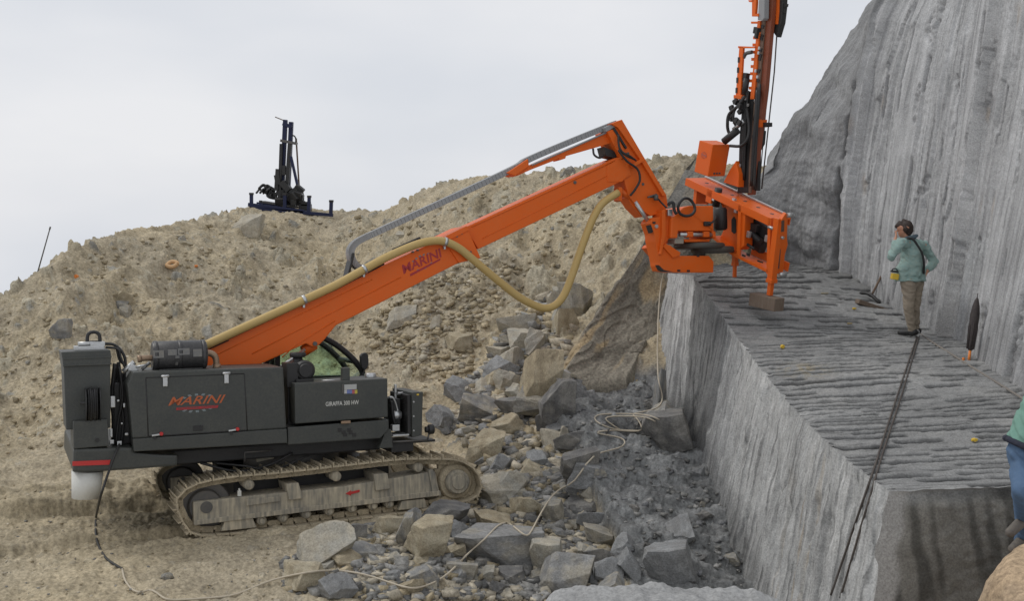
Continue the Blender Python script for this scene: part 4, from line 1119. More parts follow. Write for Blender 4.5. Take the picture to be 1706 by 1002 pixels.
# ---- head link at the boom tip
kn = [(1018, 206.5), (1036, 199), (1068, 257), (1110.5, 325), (1113, 345), (1100, 356), (1084, 360), (1062, 346), (1046, 324), (1040, 300), (1034, 262), (1028, 236)]
m = MB(); m.prism(pl(kn, -.17), -.17, .17, 1, .012)
m.prism(pl([(1018, 206), (1036, 199), (1074, 264), (1110, 325), (1104, 327), (1068, 268), (1030, 213)], -.22), -.225, .225, 1, .008)
m.prism(pl([(1052, 274), (1071, 263), (1074, 268), (1055, 279)], -.24), -.24, .24, 1, .004)
m.prism(pl([(1012, 219), (1024, 214), (1046, 264), (1036, 268)], -.19), -.19, .19, 1, .006)
kn_o = m.build('tilt_link', ORANGE, MACH)
m = MB(); m.prism(pl([(1020, 214), (1024, 212), (1045, 246), (1043, 248)], -.2), -.2, -.15, 1, 0).prism(pl([(1006, 244), (1030, 254), (1026, 264), (1010, 260)], -.12), -.12, .1, 1, .01); m.build('slot', BLACK, kn_o)
m = MB()
m.tube(catmull([p3(1030, 224, -.25), p3(1032, 246, -.27), p3(1042, 258, -.27), p3(1058, 266, -.25)]), .018, 8).tube(catmull([p3(1030, 250, -.27), p3(1044, 268, -.27), p3(1062, 282, -.26), p3(1066, 300, -.26), p3(1058, 316, -.26), p3(1050, 326, -.24)]), .018, 8)
m.tube(catmull([p3(988, 248, -.12), p3(990, 258, -.16), p3(999, 263, -.16), p3(1008, 258, -.12)]), .016, 8).tube(catmull([p3(1034, 252, -.27), p3(1050, 260, -.28), p3(1060, 268, -.25)]), .012, 8)
m.tube(catmull([p3(1082, 328, -.22), p3(1094, 330, -.24), p3(1102, 338, -.24), p3(1110, 346, -.3)]), .014, 8)
m.build('hydraulic_hoses', BLACK, kn_o)
m = MB(); m.cyl(p3(1093, 325, -.25), p3(1093, 334, -.25), .035, 12).tube([p3(1079, 329, -.24), p3(1094, 324, -.24)], .014, 8)
for a_, b_ in ((1071, 307), (1046, 256)): q = p3(a_, b_, -.17); m.cyl((q.x, -.16, q.z), (q.x, -.18, q.z), .022, 10)
m.build('hydraulic_fitting', DKSTEEL, kn_o)
m = MB(); m.tube([p3(1032, 318, -.1), p3(1052, 330, -.1)], .05, 12).prism(pl([(1031, 312), (1037, 312), (1036, 336), (1031, 334)], -.2), -.2, -.05, 1, .005).prism(pl([(1046, 320), (1062, 345), (1076, 358), (1070, 362), (1054, 346), (1044, 330)], -.1), -.12, .12, 1, .006)
m.build('hose_clip', ORANGE, kn_o)
m = MB(); m.tube([p3(1058, 336, -.16), p3(1082, 372, -.16)], .03, 12); m.build('tilt_ram', STEEL, kn_o)
zz = lambda zx, zy: (1060 + zx * .13974, 330 + zy * .13974)
cb = [zz(*q) for q in ((205, 236), (320, 222), (345, 130), (420, 150), (415, 300), (400, 480), (330, 560), (400, 560), (520, 650), (520, 690), (870, 690), (925, 760), (920, 890), (450, 890), (310, 872), (285, 810), (280, 765), (225, 520), (215, 430), (165, 300), (175, 275))]
m = MB(); m.prism(pl(cb, -.28), -.28, .0, 1, .012)
m.prism(pl([zz(*q) for q in ((305, 150), (345, 130), (350, 420), (298, 680), (280, 670), (305, 420))], -.32), -.33, -.05, 1, .006)
m.prism(pl([zz(*q) for q in ((320, 580), (350, 540), (530, 650), (520, 690), (440, 715))], -.31), -.31, .31, 1, .008)
sb = m.build('swivel_bracket', ORANGE, MACH)
m = MB()
for a_, b_ in ((210, 295), (505, 867), (620, 870), (735, 690)): q = p3(*zz(a_, b_), -.28); m.box((q.x, -.281, q.z), (.05, .02, .03), bev=.003)
m.prism(pl([zz(*q) for q in ((260, 800), (275, 810), (330, 860), (430, 880), (330, 880), (290, 860))], -.285), -.288, -.2, 1, 0)
m.prism(pl([zz(*q) for q in ((150, 330), (175, 320), (200, 400), (180, 420))], -.285), -.288, -.2, 1, 0)
m.build('slot', BLACK, sb)
m = MB(); q = p3(*zz(245, 338), -.3); m.cyl((q.x, -.27, q.z), (q.x, -.30, q.z), .028, 14); q = p3(*zz(400, 175), -.35); m.box((q.x, -.35, q.z), (.08, .04, .10)); m.build('pin', STEEL, sb)
dr = [zz(*q) for q in ((420, 235), (465, 210), (520, 150), (570, 108), (640, 90), (920, 92), (925, 385), (950, 400), (955, 480), (920, 480), (905, 395), (500, 395), (495, 480), (410, 480))]
m = MB(); m.prism(pl(dr, -.36), -.36, .30, 1, .03); 
m.prism(pl([zz(*q) for q in ((560, 490), (890, 490), (870, 525), (590, 525))], -.3), -.3, .3, 1, .008)
for x_ in (648, 840): m.prism(pl([zz(x_ - 33, 400), zz(x_ + 33, 400), zz(x_ + 33, 468), zz(x_ - 33, 468)], -.37), -.38, -.25, 1, .015)
drum = m.build('rotation_unit', ORANGE, MACH)
m = MB(); m.cyl(p3(*zz(515, 435), -.32), p3(*zz(900, 438), -.32), .032, 16); m.build('pivot_rod', STEEL, drum)
m = MB(); q = p3(*zz(470, 520), -.2); m.box((q.x, -.2, q.z), (.16, .2, .075)); m.build('pad', paint('pale_pad', (.32, .29, .24), .6, .3), drum)
m = MB(); a_ = p3(*zz(740, 545), 0); b_ = p3(*zz(740, 610), 0); m.cyl((a_.x, -.02, a_.z), (a_.x, -.02, b_.z), .40, 40, bev=.02).cyl((a_.x + .25, -.02, a_.z - .05), (a_.x + .25, -.02, b_.z - .06), .34, 30, bev=.02).cyl((a_.x, -.02, b_.z + .02), (a_.x, -.02, b_.z - .12), .1, 16)
m.build('slew_gear', paint('greasy_steel', (.05, .05, .045), .5, .4, (.14, .12, .09)), MACH)
m = MB(); q0 = p3(*zz(590, 110), -.42)
m.tube([q0 + Vector((.15 * math.cos(t_), -.02 + .02 * math.sin(t_ * 2), .135 * math.sin(t_))) for t_ in [6.28318 * j / 30 for j in range(33)]], .022, 10)
m.tube(catmull([p3(*zz(380, 90), -.38), p3(*zz(400, 60), -.40), p3(*zz(440, 60), -.42), p3(*zz(455, 150), -.42), p3(*zz(480, 190), -.42)]), .024, 8)
m.tube(catmull([p3(*zz(950, 220), -.4), p3(*zz(935, 260), -.42), p3(*zz(890, 300), -.42), p3(*zz(840, 300), -.38)]), .015, 8).box(p3(*zz(845, 308), -.38), (.12, .05, .07), bev=.015)
m.build('hydraulic_hoses', BLACK, drum)

# ---- drilling unit: tilted frame with its own axes
_r = P(1317, 352, 16.2); _l = P(1162, 296, 18.0)
e1 = (_r - _l).normalized(); cu_ = Vector((.106, -.22, .97)); cu_ = (cu_ - e1 * cu_.dot(e1)).normalized(); e2 = cu_.cross(e1)
HF = Frame(Matrix(((e1.x, e2.x, cu_.x, _r.x), (e1.y, e2.y, cu_.y, _r.y), (e1.z, e2.z, cu_.z, _r.z), (0, 0, 0, 1))))
HM = MF.I @ HF.M
def h3(px, py, b): return HF.loc(px, py, 1, b)
def hl(pts, b): return [(q.x, q.z) for q in (h3(x, y, b) for x, y in pts)]
def hpl(mb, pts, b0, b1, bev=.01): return mb.prism(hl(pts, b0), b0, b1, 1, bev)
z7 = lambda zx, zy: (1150 + zx * .19956, 270 + zy * .1996)
LB = (_r - _l).length
BW = .21
za = [h3(*z7(650, 462), -BW), h3(*z7(140, 218), -BW)]
zb7 = [h3(*z7(650, 930), -BW), h3(*z7(345, 782), -BW), h3(*z7(188, 642), -BW)]
aR, aL = za[0].x, za[1].x
zt = za[0].z; ztl = za[1].z
m = MB(HM)
top_z = .0
def seg(a): return zt + (ztl - zt) * (a - aR) / (aL - aR)
# top plate with round holes shown as dark discs, two side walls with windows (chords and posts), bottom chord
aE = aR + .06; aW = aL - .55
m.prism([(aW, seg(aW)), (aE, seg(aE)), (aE, seg(aE) - .035), (aW, seg(aW) - .035)], -BW, BW, 1, .008)
for sb_ in (-1, 1):
    y0, y1 = (-BW, -BW + .02) if sb_ < 0 else (BW - .02, BW)
    m.prism([(aW, seg(aW) - .03), (aE, seg(aE) - .03), (aE, seg(aE) - .12), (aW, seg(aW) - .12)], y0, y1, 1, .004)
bz = [(q.x, q.z) for q in zb7]
m.prism([bz[0], bz[1], bz[2], (bz[2][0], bz[2][1] + .05), (bz[1][0] - .02, bz[1][1] + .05), (bz[0][0], bz[0][1] + .05)], -BW, -BW + .26, 1, .008)
m.prism([bz[0], bz[1], (bz[1][0], bz[1][1] + .14), (bz[0][0], bz[0][1] + .14)], BW - .02, BW, 1, .004)
def post(zx0, zx1, yt, yb, b0, b1): m.prism(hl([z7(zx0, yt[0]), z7(zx1, yt[1]), z7(zx1 - 15, yb[1]), z7(zx0 - 15, yb[0])], b0), b0, b1, 1, .006)
post(400, 425, (350, 362), (775, 790), -BW, -BW + .03)
post(425, 462, (370, 385), (735, 700), -BW + .02, -BW + .20)
post(648, 672, (462, 468), (935, 940), -BW, -BW + .16)
post(140, 185, (216, 238), (330, 350), -BW, -BW + .16)
post(35, 60, (190, 200), (345, 350), -BW + .05, BW)
m.prism(hl([z7(35, 195), z7(140, 235), z7(130, 355), z7(30, 352)], BW - .05), BW - .03, BW, 1, .004)
# curved gusset plate beside the drum
m.prism(hl([z7(*q) for q in ((205, 235), (400, 350), (395, 770), (330, 740), (250, 640), (285, 560), (290, 420), (250, 330))], -.05), -.06, .0, 1, .006)
feed = m.build('feed_beam', ORANGE, MACH)
m = MB(HM)
for f_ in (.10, .25, .40, .55, .70, .86):
    a_ = aE + (aW - aE) * f_; m.cyl((a_, 0, seg(a_) - .02), (a_, 0, seg(a_) + .002), .034, 16)
m.prism(hl([z7(*q) for q in ((345, 480), (365, 455), (383, 480), (383, 590), (365, 600), (345, 580))], -.062), -.066, -.06, 1, 0)
for q in ([(470, 760), (490, 770), (490, 790), (470, 780)], [(560, 820), (600, 835), (600, 845), (560, 832)], [(430, 770), (455, 780), (455, 792), (430, 785)]):
    m.prism(hl([z7(a_, b_) for a_, b_ in q], -BW), -BW - .003, -BW + .02, 1, 0)
m.build('plate_hole', BLACK, feed)
m = MB(HM); a0_ = aE - .02
m.box(((aE + aW) / 2, BW - .01, (seg(aE) + seg(aW)) / 2 + .02), ((aE - aW), .03, .03), (0, -math.atan2(seg(aE) - seg(aW), aE - aW), 0))
m.build('slide_rail', STEEL, feed)
m = MB(HM)                                                                    # machinery seen inside the frame
q = h3(*z7(560, 600), .1)
m.box((q.x, .08, q.z), (.5, .12, .42), (0, .25, 0), .02).cyl((q.x - .2, -.05, q.z + .1), (q.x + .25, -.05, q.z - .05), .05, 14).box((q.x + .05, -.02, q.z + .12), (.16, .1, .12)).tube(catmull([(q.x - .25, -.1, q.z + .2), (q.x - .1, -.12, q.z - .1), (q.x + .2, -.1, q.z - .18)]), .025, 8)
q = h3(*z7(240, 300), -.1); m.cyl((q.x, -.14, q.z - .14), (q.x, -.14, q.z + .16), .06, 14)
q1 = h3(*z7(250, 380), -.25); q2 = h3(*z7(255, 570), -.25); m.cyl(q1, q2, .105, 22, bev=.03)
m.build('feed_motor', BLACK, feed)
m = MB(HM)
for zx, zy in ((200, 300), (365, 330), (385, 400), (640, 640), (490, 605)): q = h3(*z7(zx, zy), -.18); m.box(q, (.06, .05, .10))
for zx, zy in ((675, 550), ): q = h3(*z7(zx, zy), -BW - .02); m.cyl((q.x - .05, q.y, q.z), (q.x + .05, q.y, q.z), .025, 12)
q = HF.loc(*z7(830, 445), 0, .06); m.cyl((q.x, q.y - .06, q.z), (q.x, q.y + .06, q.z), .035, 14)
q = HF.loc(*z7(765, 630), 0, .07); m.cyl((q.x - .02, q.y, q.z), (q.x + .03, q.y, q.z), .022, 10)
q = HF.loc(*z7(770, 940), 0, .06); m.cyl((q.x, q.y - .08, q.z), (q.x, q.y + .06, q.z), .04, 14)
m.build('cylinder_fitting', STEEL, feed)
# end legs
def leg(zt_, zb_, half, foot, b, aoff):
    m = MB(HM); A = h3(*zt_, b); B = h3(*zb_, b); F_ = h3(*foot, b)
    d = (A - B).normalized(); Rm = d.to_track_quat('Z', 'X').to_matrix().to_4x4()
    m.box((A + B) / 2, (half * 2, half * 2, (A - B).length), Rm, .006)
    m.box(B, (half * 2.4, half * 2.4, .06), Rm, .006)
    m.box((B + F_) / 2, (half * 1.35, half * 1.35, (B - F_).length), Rm, .005)
    m.tube([F_ + d * .12, F_ + d * .01], [half * .7, half * .35], 10)
    return m.build('support_leg', ORANGE, MACH)
leg(z7(738, 470), (1285.5, 468), .052, (1282, 492), -BW + .02, 0)
leg((1225, 410), (1224.5, 440), .036, (1223.5, 462), .0, 0)
m = MB(HM)
pe = [HF.loc(*z7(*q), 0, .06) for q in ((765, 480), (800, 425), (815, 470), (808, 630), (815, 690), (790, 780), (775, 930), (722, 935), (735, 700))]
m.prism([(q.y, q.z) for q in pe], .0, .06, 0, .006)
fe = m.build('end_plate', ORANGE, feed)
m = MB(HM)
for qs in (((762, 490), (785, 485), (782, 580), (757, 585)), ((738, 730), (755, 728), (742, 890), (728, 893))):
    m.prism([(q.y, q.z) for q in (HF.loc(*z7(*q), 0, .06) for q in qs)], .055, .0635, 0, 0)
m.build('slot', paint('slot_dark', (.08, .03, .02), .6, .2), fe)
# motor box
cx0 = h3(1188, 241, -.26); cx1 = h3(1187, 297, -.26)
m = MB(HM); m.box((cx0.x - .17, -.26 + .18, (cx0.z + cx1.z) / 2), (.34, .36, abs(cx0.z - cx1.z)), bev=.012)
mb_ = m.build('motor_box', ORANGE, MACH)
m = MB(HM)
for k in (-1, 0, 1): m.box((cx0.x + .002, -.08 + k * .055, cx1.z + .05), (.012, .035, .03), bev=.003)
m.build('terminal', DKSTEEL, mb_)
m = MB(HM); q = ((cx0.x - .17), -.262, (cx0.z + cx1.z) / 2 + .05)
for k in range(12):
    t_ = 6.28318 * k / 12; m.box((q[0] + .06 * math.cos(t_), -.262, q[2] + .045 * math.sin(t_)), (.025, .003, .012), (0, -t_, 0), 0)
m.box((q[0], -.262, q[2]), (.13, .0035, .03), (0, .1, 0), 0)
m.build('logo_burst', paint('logo_faded', (.42, .09, .05), .5, .1), mb_)
m = MB(HM); hpl(m, [(1216, 283), (1226, 268), (1231, 290), (1230, 312), (1205, 304)], .0, .12, .008); m.build('mast_bracket', ORANGE, MACH)
# mast
z4 = lambda zx, zy: (1200 + zx * .1498, zy * .1498)
z5 = lambda zx, zy: (1190 + zx * .1797, 140 + zy * .1797)
m = MB(HM); hpl(m, [(1275, -60), (1288, -60), (1287, 10), (1275, 150), (1253, 325), (1245, 325), (1266, 150), (1273, 30)], .16, .24, .006)
mast = m.build('mast', ORANGED, MACH)
m = MB(HM); hpl(m, [(1268, 34), (1274, 34), (1264.5, 150), (1250, 322), (1243, 322), (1258, 150)], .13, .158, .003); m.build('rack', paint('brown_rack', (.13, .075, .05), .6, .5, (.28, .22, .17), dscale=9), mast)
m = MB(HM)
for y_, w_ in ((44, .05), (62, .09), (83, .05), (95, .1), (118, .06), (134, .05), (150, .08), (171, .05), (196, .09), (228, .06)): q = h3(1271.5 - (y_ - 34) * .085, y_, .125); m.box(q, (.055, .02, w_), (0, .1, 0), .004)
m.build('slot', BLACK, mast)
m = MB(HM); m.tube(catmull([h3(1262, 150, .1), h3(1260, 190, .06), h3(1256, 240, .06), h3(1252, 310, .1)]), .03, 8).tube(catmull([h3(1266, 140, .1), h3(1262, 200, .08), h3(1259, 250, .08), h3(1256, 316, .1)]), .022, 8); m.build('hydraulic_hoses', BLACK, mast)
m = MB(HM); hpl(m, [(1281, 30), (1284, 30), (1274, 150), (1264, 240), (1262, 318), (1252, 318), (1262, 240), (1272, 150)], .20, .26, .004); m.build('feed_chain', BLACK, mast)
m = MB(HM)
hpl(m, [(1262, 34), (1266.5, 34), (1257.5, 150), (1256, 165), (1249.5, 165), (1251, 150)], .10, .17, .004)
hpl(m, [(1251, 35.5), (1264, 35.5), (1264, 39), (1251, 39)], .10, .14, .003)
for k in range(8):
    y_ = 60 + k * 12; x_ = 1258.5 - (y_ - 60) * .085; hpl(m, [(x_ - 4, y_), (x_, y_), (x_, y_ + 5), (x_ - 4, y_ + 5)], .11, .16, .002)
m.build('guide_rail', ORANGE, mast)
m = MB(HM)
hpl(m, [(1231.5, 78), (1238, 78), (1233, 165), (1225, 165)], .02, .06, .004); hpl(m, [(1229.5, 76.5), (1257, 77.5), (1257, 80), (1229.5, 80)], .02, .06, .003)
hpl(m, [(1222, 158), (1236, 158), (1234, 166), (1222, 164)], .0, .08, .004)
aux = m.build('rod_rack', ORANGE, mast)
m = MB(HM)
for k in range(4):
    y_ = 95 + k * 17; x_ = 1229.6 - (y_ - 95) * .075; hpl(m, [(x_ - .5, y_), (x_ + 2.5, y_), (x_ + 2.1, y_ + 9), (x_ - .8, y_ + 9)], .012, .02, 0)
m.build('slot', BLACK, aux)
m = MB(HM); m.tube(catmull([h3(1238.5, 96, .06), h3(1243, 89, .06), h3(1253, 86.5, .06)]), .03, 8); m.build('gripper_arm', DKSTEEL, mast)
m = MB(HM); hpl(m, [(1265, -60), (1275, -60), (1273, 30), (1270, 34), (1262, 33), (1264, 0)], .04, .14, .01); m.build('hammer', CHAING, mast)
m = MB(HM); hpl(m, [(1253, -60), (1260, -60), (1259.5, 4), (1258, 23), (1263, 22), (1263, 27), (1252.5, 27)], .02, .07, .004); hpl(m, [(1246, 0), (1256, -1), (1256, 3), (1248, 3)], .02, .07, .003); m.build('upper_rack', ORANGE, mast)
m = MB(HM)
hpl(m, [(1287, -60), (1306, -60), (1304, 12), (1301, 38), (1298, 48), (1294, 62), (1287, 52), (1285, 30)], .26, .36, .01)
hpl(m, [(1302, 5), (1311, 6), (1310, 11), (1306, 12), (1306, 22), (1302, 22)], .28, .32, .006)
hd = m.build('rotary_head', BLACK, mast)
m = MB(HM); hpl(m, [(1294, -60), (1299, -60), (1297.5, 20), (1295.5, 40), (1291.5, 40), (1293, 10)], .245, .262, .003); m.build('head_panel', ORANGE, hd)
m = MB(HM)
m.tube([h3(1294, 60, .32), h3(1290, 120, .32), h3(1276, 250, .32), h3(1269, 315, .32)], .011, 6).tube([h3(1288, 54, .32), h3(1279, 150, .32), h3(1266, 300, .32)], .008, 6).tube([h3(1285, 60, .3), h3(1276, 150, .3), h3(1268, 250, .3)], .005, 6)
m.build('hoist_cable', ROPED, mast)
m = MB(HM); hpl(m, [(1261, 199), (1268, 199), (1267, 212), (1260, 212)], .15, .28, .006); m.build('rod_clamp', ORANGE, mast)
m = MB(HM); hpl(m, [(1267, 204), (1279, 204), (1279, 211), (1267, 212)], .2, .3, .006); hpl(m, [(1259, 214), (1272, 218), (1270, 240), (1262, 254), (1258, 254)], .24, .3, .006); m.build('clamp_jaw', BLACK, mast)
m = MB(HM)
hpl(m, [(1239, 152), (1254, 152), (1252, 220), (1247, 250), (1246, 322), (1228, 322), (1230, 290), (1237, 250), (1240, 215)], .12, .16, .01)
rn = random.Random(9)
for k in range(7):
    x0 = 1240 + rn.uniform(0, 12); m.tube(catmull([h3(x0, 120 + rn.uniform(0, 40), .1), h3(x0 - 3, 180, .07), h3(x0 - 4 + rn.uniform(-4, 3), 230, .07), h3(x0 - 8 + rn.uniform(-4, 2), 300, .1)]), rn.uniform(.014, .024), 8)
m.tube(catmull([h3(1241, 160, .0), h3(1230, 176, -.04), h3(1215, 190, -.06), h3(1212, 206, -.06), h3(1214, 220, -.02), h3(1222, 228, .0)]), .026, 8)
m.tube(catmull([h3(1236, 170, .0), h3(1224, 184, -.04), h3(1222, 200, -.04), h3(1226, 210, .0)]), .02, 8)
m.tube(catmull([h3(1216, 243, -.05), h3(1234, 243, -.02), h3(1245, 232, .0), h3(1248, 212, .03), h3(1244, 180, .05)]), .024, 8)
for k in range(12): m.box(h3(1216 + rn.uniform(0, 18), 168 + rn.uniform(0, 42), rn.uniform(-.05, .05)), (.07, .05, .08), (0, rn.uniform(0, 1), 0))
m.tube([h3(1244, 130, .08), h3(1240, 158, .08)], .05, 10).box(h3(1243, 128, .08), (.08, .08, .12)).box(h3(1262, 55, .09), (.05, .08, .16)).box(h3(1258, 50, .09), (.04, .05, .1))
m.tube([h3(1206, 236, -.05), h3(1229, 217, .02)], .06, 14)
m.build('hydraulic_hoses', BLACK, mast)
m = MB(HM); m.tube([h3(1222, 216, .0), h3(1240, 201, .05)], .035, 14)
for px_, py_ in ((1246, 175), (1242, 165), (1217, 191), (1223, 204), (1265, 80), (1264, 88), (1259, 118), (1262, 128), (1233, 276)): m.box(h3(px_, py_, .06), (.035, .03, .05))
m.build('mast_fitting', STEEL, mast)

# ================================================================== rocks
def hull_mesh(name, pts, bev=.03, sub=2, rough=.02, seed=0):
    bm = bmesh.new()
    for p in pts: bm.verts.new(p)
    r_ = bmesh.ops.convex_hull(bm, input=bm.verts)
    bmesh.ops.delete(bm, geom=[g for g in r_['geom_interior'] if isinstance(g, bmesh.types.BMVert)], context='VERTS')
    bmesh.ops.dissolve_limit(bm, angle_limit=R(14), verts=bm.verts, edges=bm.edges)
    if bev > 0: bmesh.ops.bevel(bm, geom=list(bm.edges), offset=bev, segments=1, affect='EDGES', profile=.5, clamp_overlap=True)
    bmesh.ops.triangulate(bm, faces=bm.faces)
    for k in range(sub):
        L = sorted(e.calc_length() for e in bm.edges)[len(bm.edges) // 2] if False else .16 / (k + 1)
        ed = [e for e in bm.edges if e.calc_length() > L]
        if ed: bmesh.ops.subdivide_edges(bm, edges=ed, cuts=1)
        bmesh.ops.triangulate(bm, faces=bm.faces)
    bm.verts.ensure_lookup_table(); bm.normal_update()
    if rough > 0:
        co = np.array([v_.co for v_ in bm.verts])
        d = rough * fbm(co[:, 0] * 4 + co[:, 2] * 2.7 + seed * 3.1, co[:, 1] * 4 - co[:, 2] * 3.3, 700 + seed, 4)
        nn = np.array([v_.normal for v_ in bm.verts])
        for v_, dd, n_ in zip(bm.verts, d, nn): v_.co = v_.co + Vector(n_ * dd)
    bmesh.ops.recalc_face_normals(bm, faces=bm.faces)
    me = bpy.data.meshes.new(name); bm.to_mesh(me); bm.free()
    return me

rk = random.Random(21)
def rock_points(kind):
    """A block split along random planes: a cube cut down until it is an angular piece of stone."""
    bm = bmesh.new(); bmesh.ops.create_cube(bm, size=1.0)
    n, lo, hi = {'block': (8, .30, .54), 'round': (16, .38, .52), 'slab': (7, .30, .55), 'wedge': (6, .20, .48)}[kind]
    for i in range(n):
        v_ = Vector((rk.gauss(0, 1), rk.gauss(0, 1), rk.gauss(0, 1) * (.7 if kind != 'wedge' else 1.2))).normalized()
        bmesh.ops.bisect_plane(bm, geom=bm.verts[:] + bm.edges[:] + bm.faces[:], plane_co=v_ * rk.uniform(lo, hi), plane_no=v_, clear_outer=True)
        q = [v.co.copy() for v in bm.verts]; bm.free(); bm = bmesh.new()
        for c in q: bm.verts.new(c)
        r_ = bmesh.ops.convex_hull(bm, input=bm.verts)
        dl = [g for g in r_['geom_interior'] if isinstance(g, bmesh.types.BMVert)]
        if dl: bmesh.ops.delete(bm, geom=dl, context='VERTS')
    sh = rk.uniform(-.25, .25)
    q = [Vector((v.co.x + sh * v.co.z, v.co.y, v.co.z)) for v in bm.verts]; bm.free()
    return q
PROTO = {}
for kind, cnt in (('block', 7), ('round', 3), ('slab', 6), ('wedge', 6)):
    PROTO[kind] = [hull_mesh('rock_' + kind, rock_points(kind), .012 if kind != 'round' else .04, 3, .022, i + 7 * len(PROTO)) for i in range(cnt)]
R_TAN = rock_mat('tan_stone', (0.36, 0.305, 0.21), tint=(0.41, 0.365, 0.27), vscale=1.6, bump=.5, dark=.72, lite=1.25, con=.26, fine=16)
R_PALE = rock_mat('pale_stone', (0.43, 0.39, 0.31), tint=(0.36, 0.345, 0.30), vscale=1.6, bump=.5, dark=.75, lite=1.2, con=.26, fine=16)
R_GREY = rock_mat('grey_stone', (0.245, 0.245, 0.24), tint=(0.33, 0.305, 0.25), vscale=1.6, bump=.5, dark=.72, lite=1.3, con=.26, fine=16)
R_DARK = rock_mat('dark_slate', (0.145, 0.143, 0.14), tint=(0.23, 0.22, 0.20), vscale=1.6, bump=.5, dark=.7, lite=1.35, con=.26, fine=16, rough=.75)
R_LGREY = rock_mat('light_grey_granite', (0.27, 0.275, 0.275), tint=(0.23, 0.23, 0.225), vscale=1.6, bump=.5, dark=.75, lite=1.25, con=.26, fine=18)
for k_ in PROTO:
    for me_ in PROTO[k_]: me_.materials.append(R_TAN)

def put_rock(px, py, wpx, hpx, kind, mat, label, group=None, name='rock', rz=None, tilt=12, sink=.18, idx=None, Y=None, z=None):
    """A rock whose outline is centred on the photo point, resting on the ground there."""
    base = hit(px, min(py + hpx * .42, 1040)) if Y is None else P(px, py + hpx * .42, Y)
    k = base.y / F_PX
    me = PROTO[kind][idx if idx is not None else rk.randrange(len(PROTO[kind]))]
    o = bpy.data.objects.new(name, me); COL.objects.link(o)
    o.material_slots[0].link = 'OBJECT'; o.material_slots[0].material = mat
    w_ = wpx * k * 1.08; h_ = hpx * k * (1 + sink) * 1.05
    o.scale = (w_ * 1.12, (w_ + h_) * .5 * rk.uniform(.8, 1.2), h_ * 1.1)
    o.rotation_euler = (R(rk.uniform(-tilt, tilt)), R(rk.uniform(-tilt, tilt)), R(rk.choice((0, 180)) + rk.uniform(-25, 25)) if rz is None else R(rz))
    o.location = (base.x, base.y + .25 * w_, base.z + h_ * (.5 - sink))
    return tag(o, label, 'rock', group)

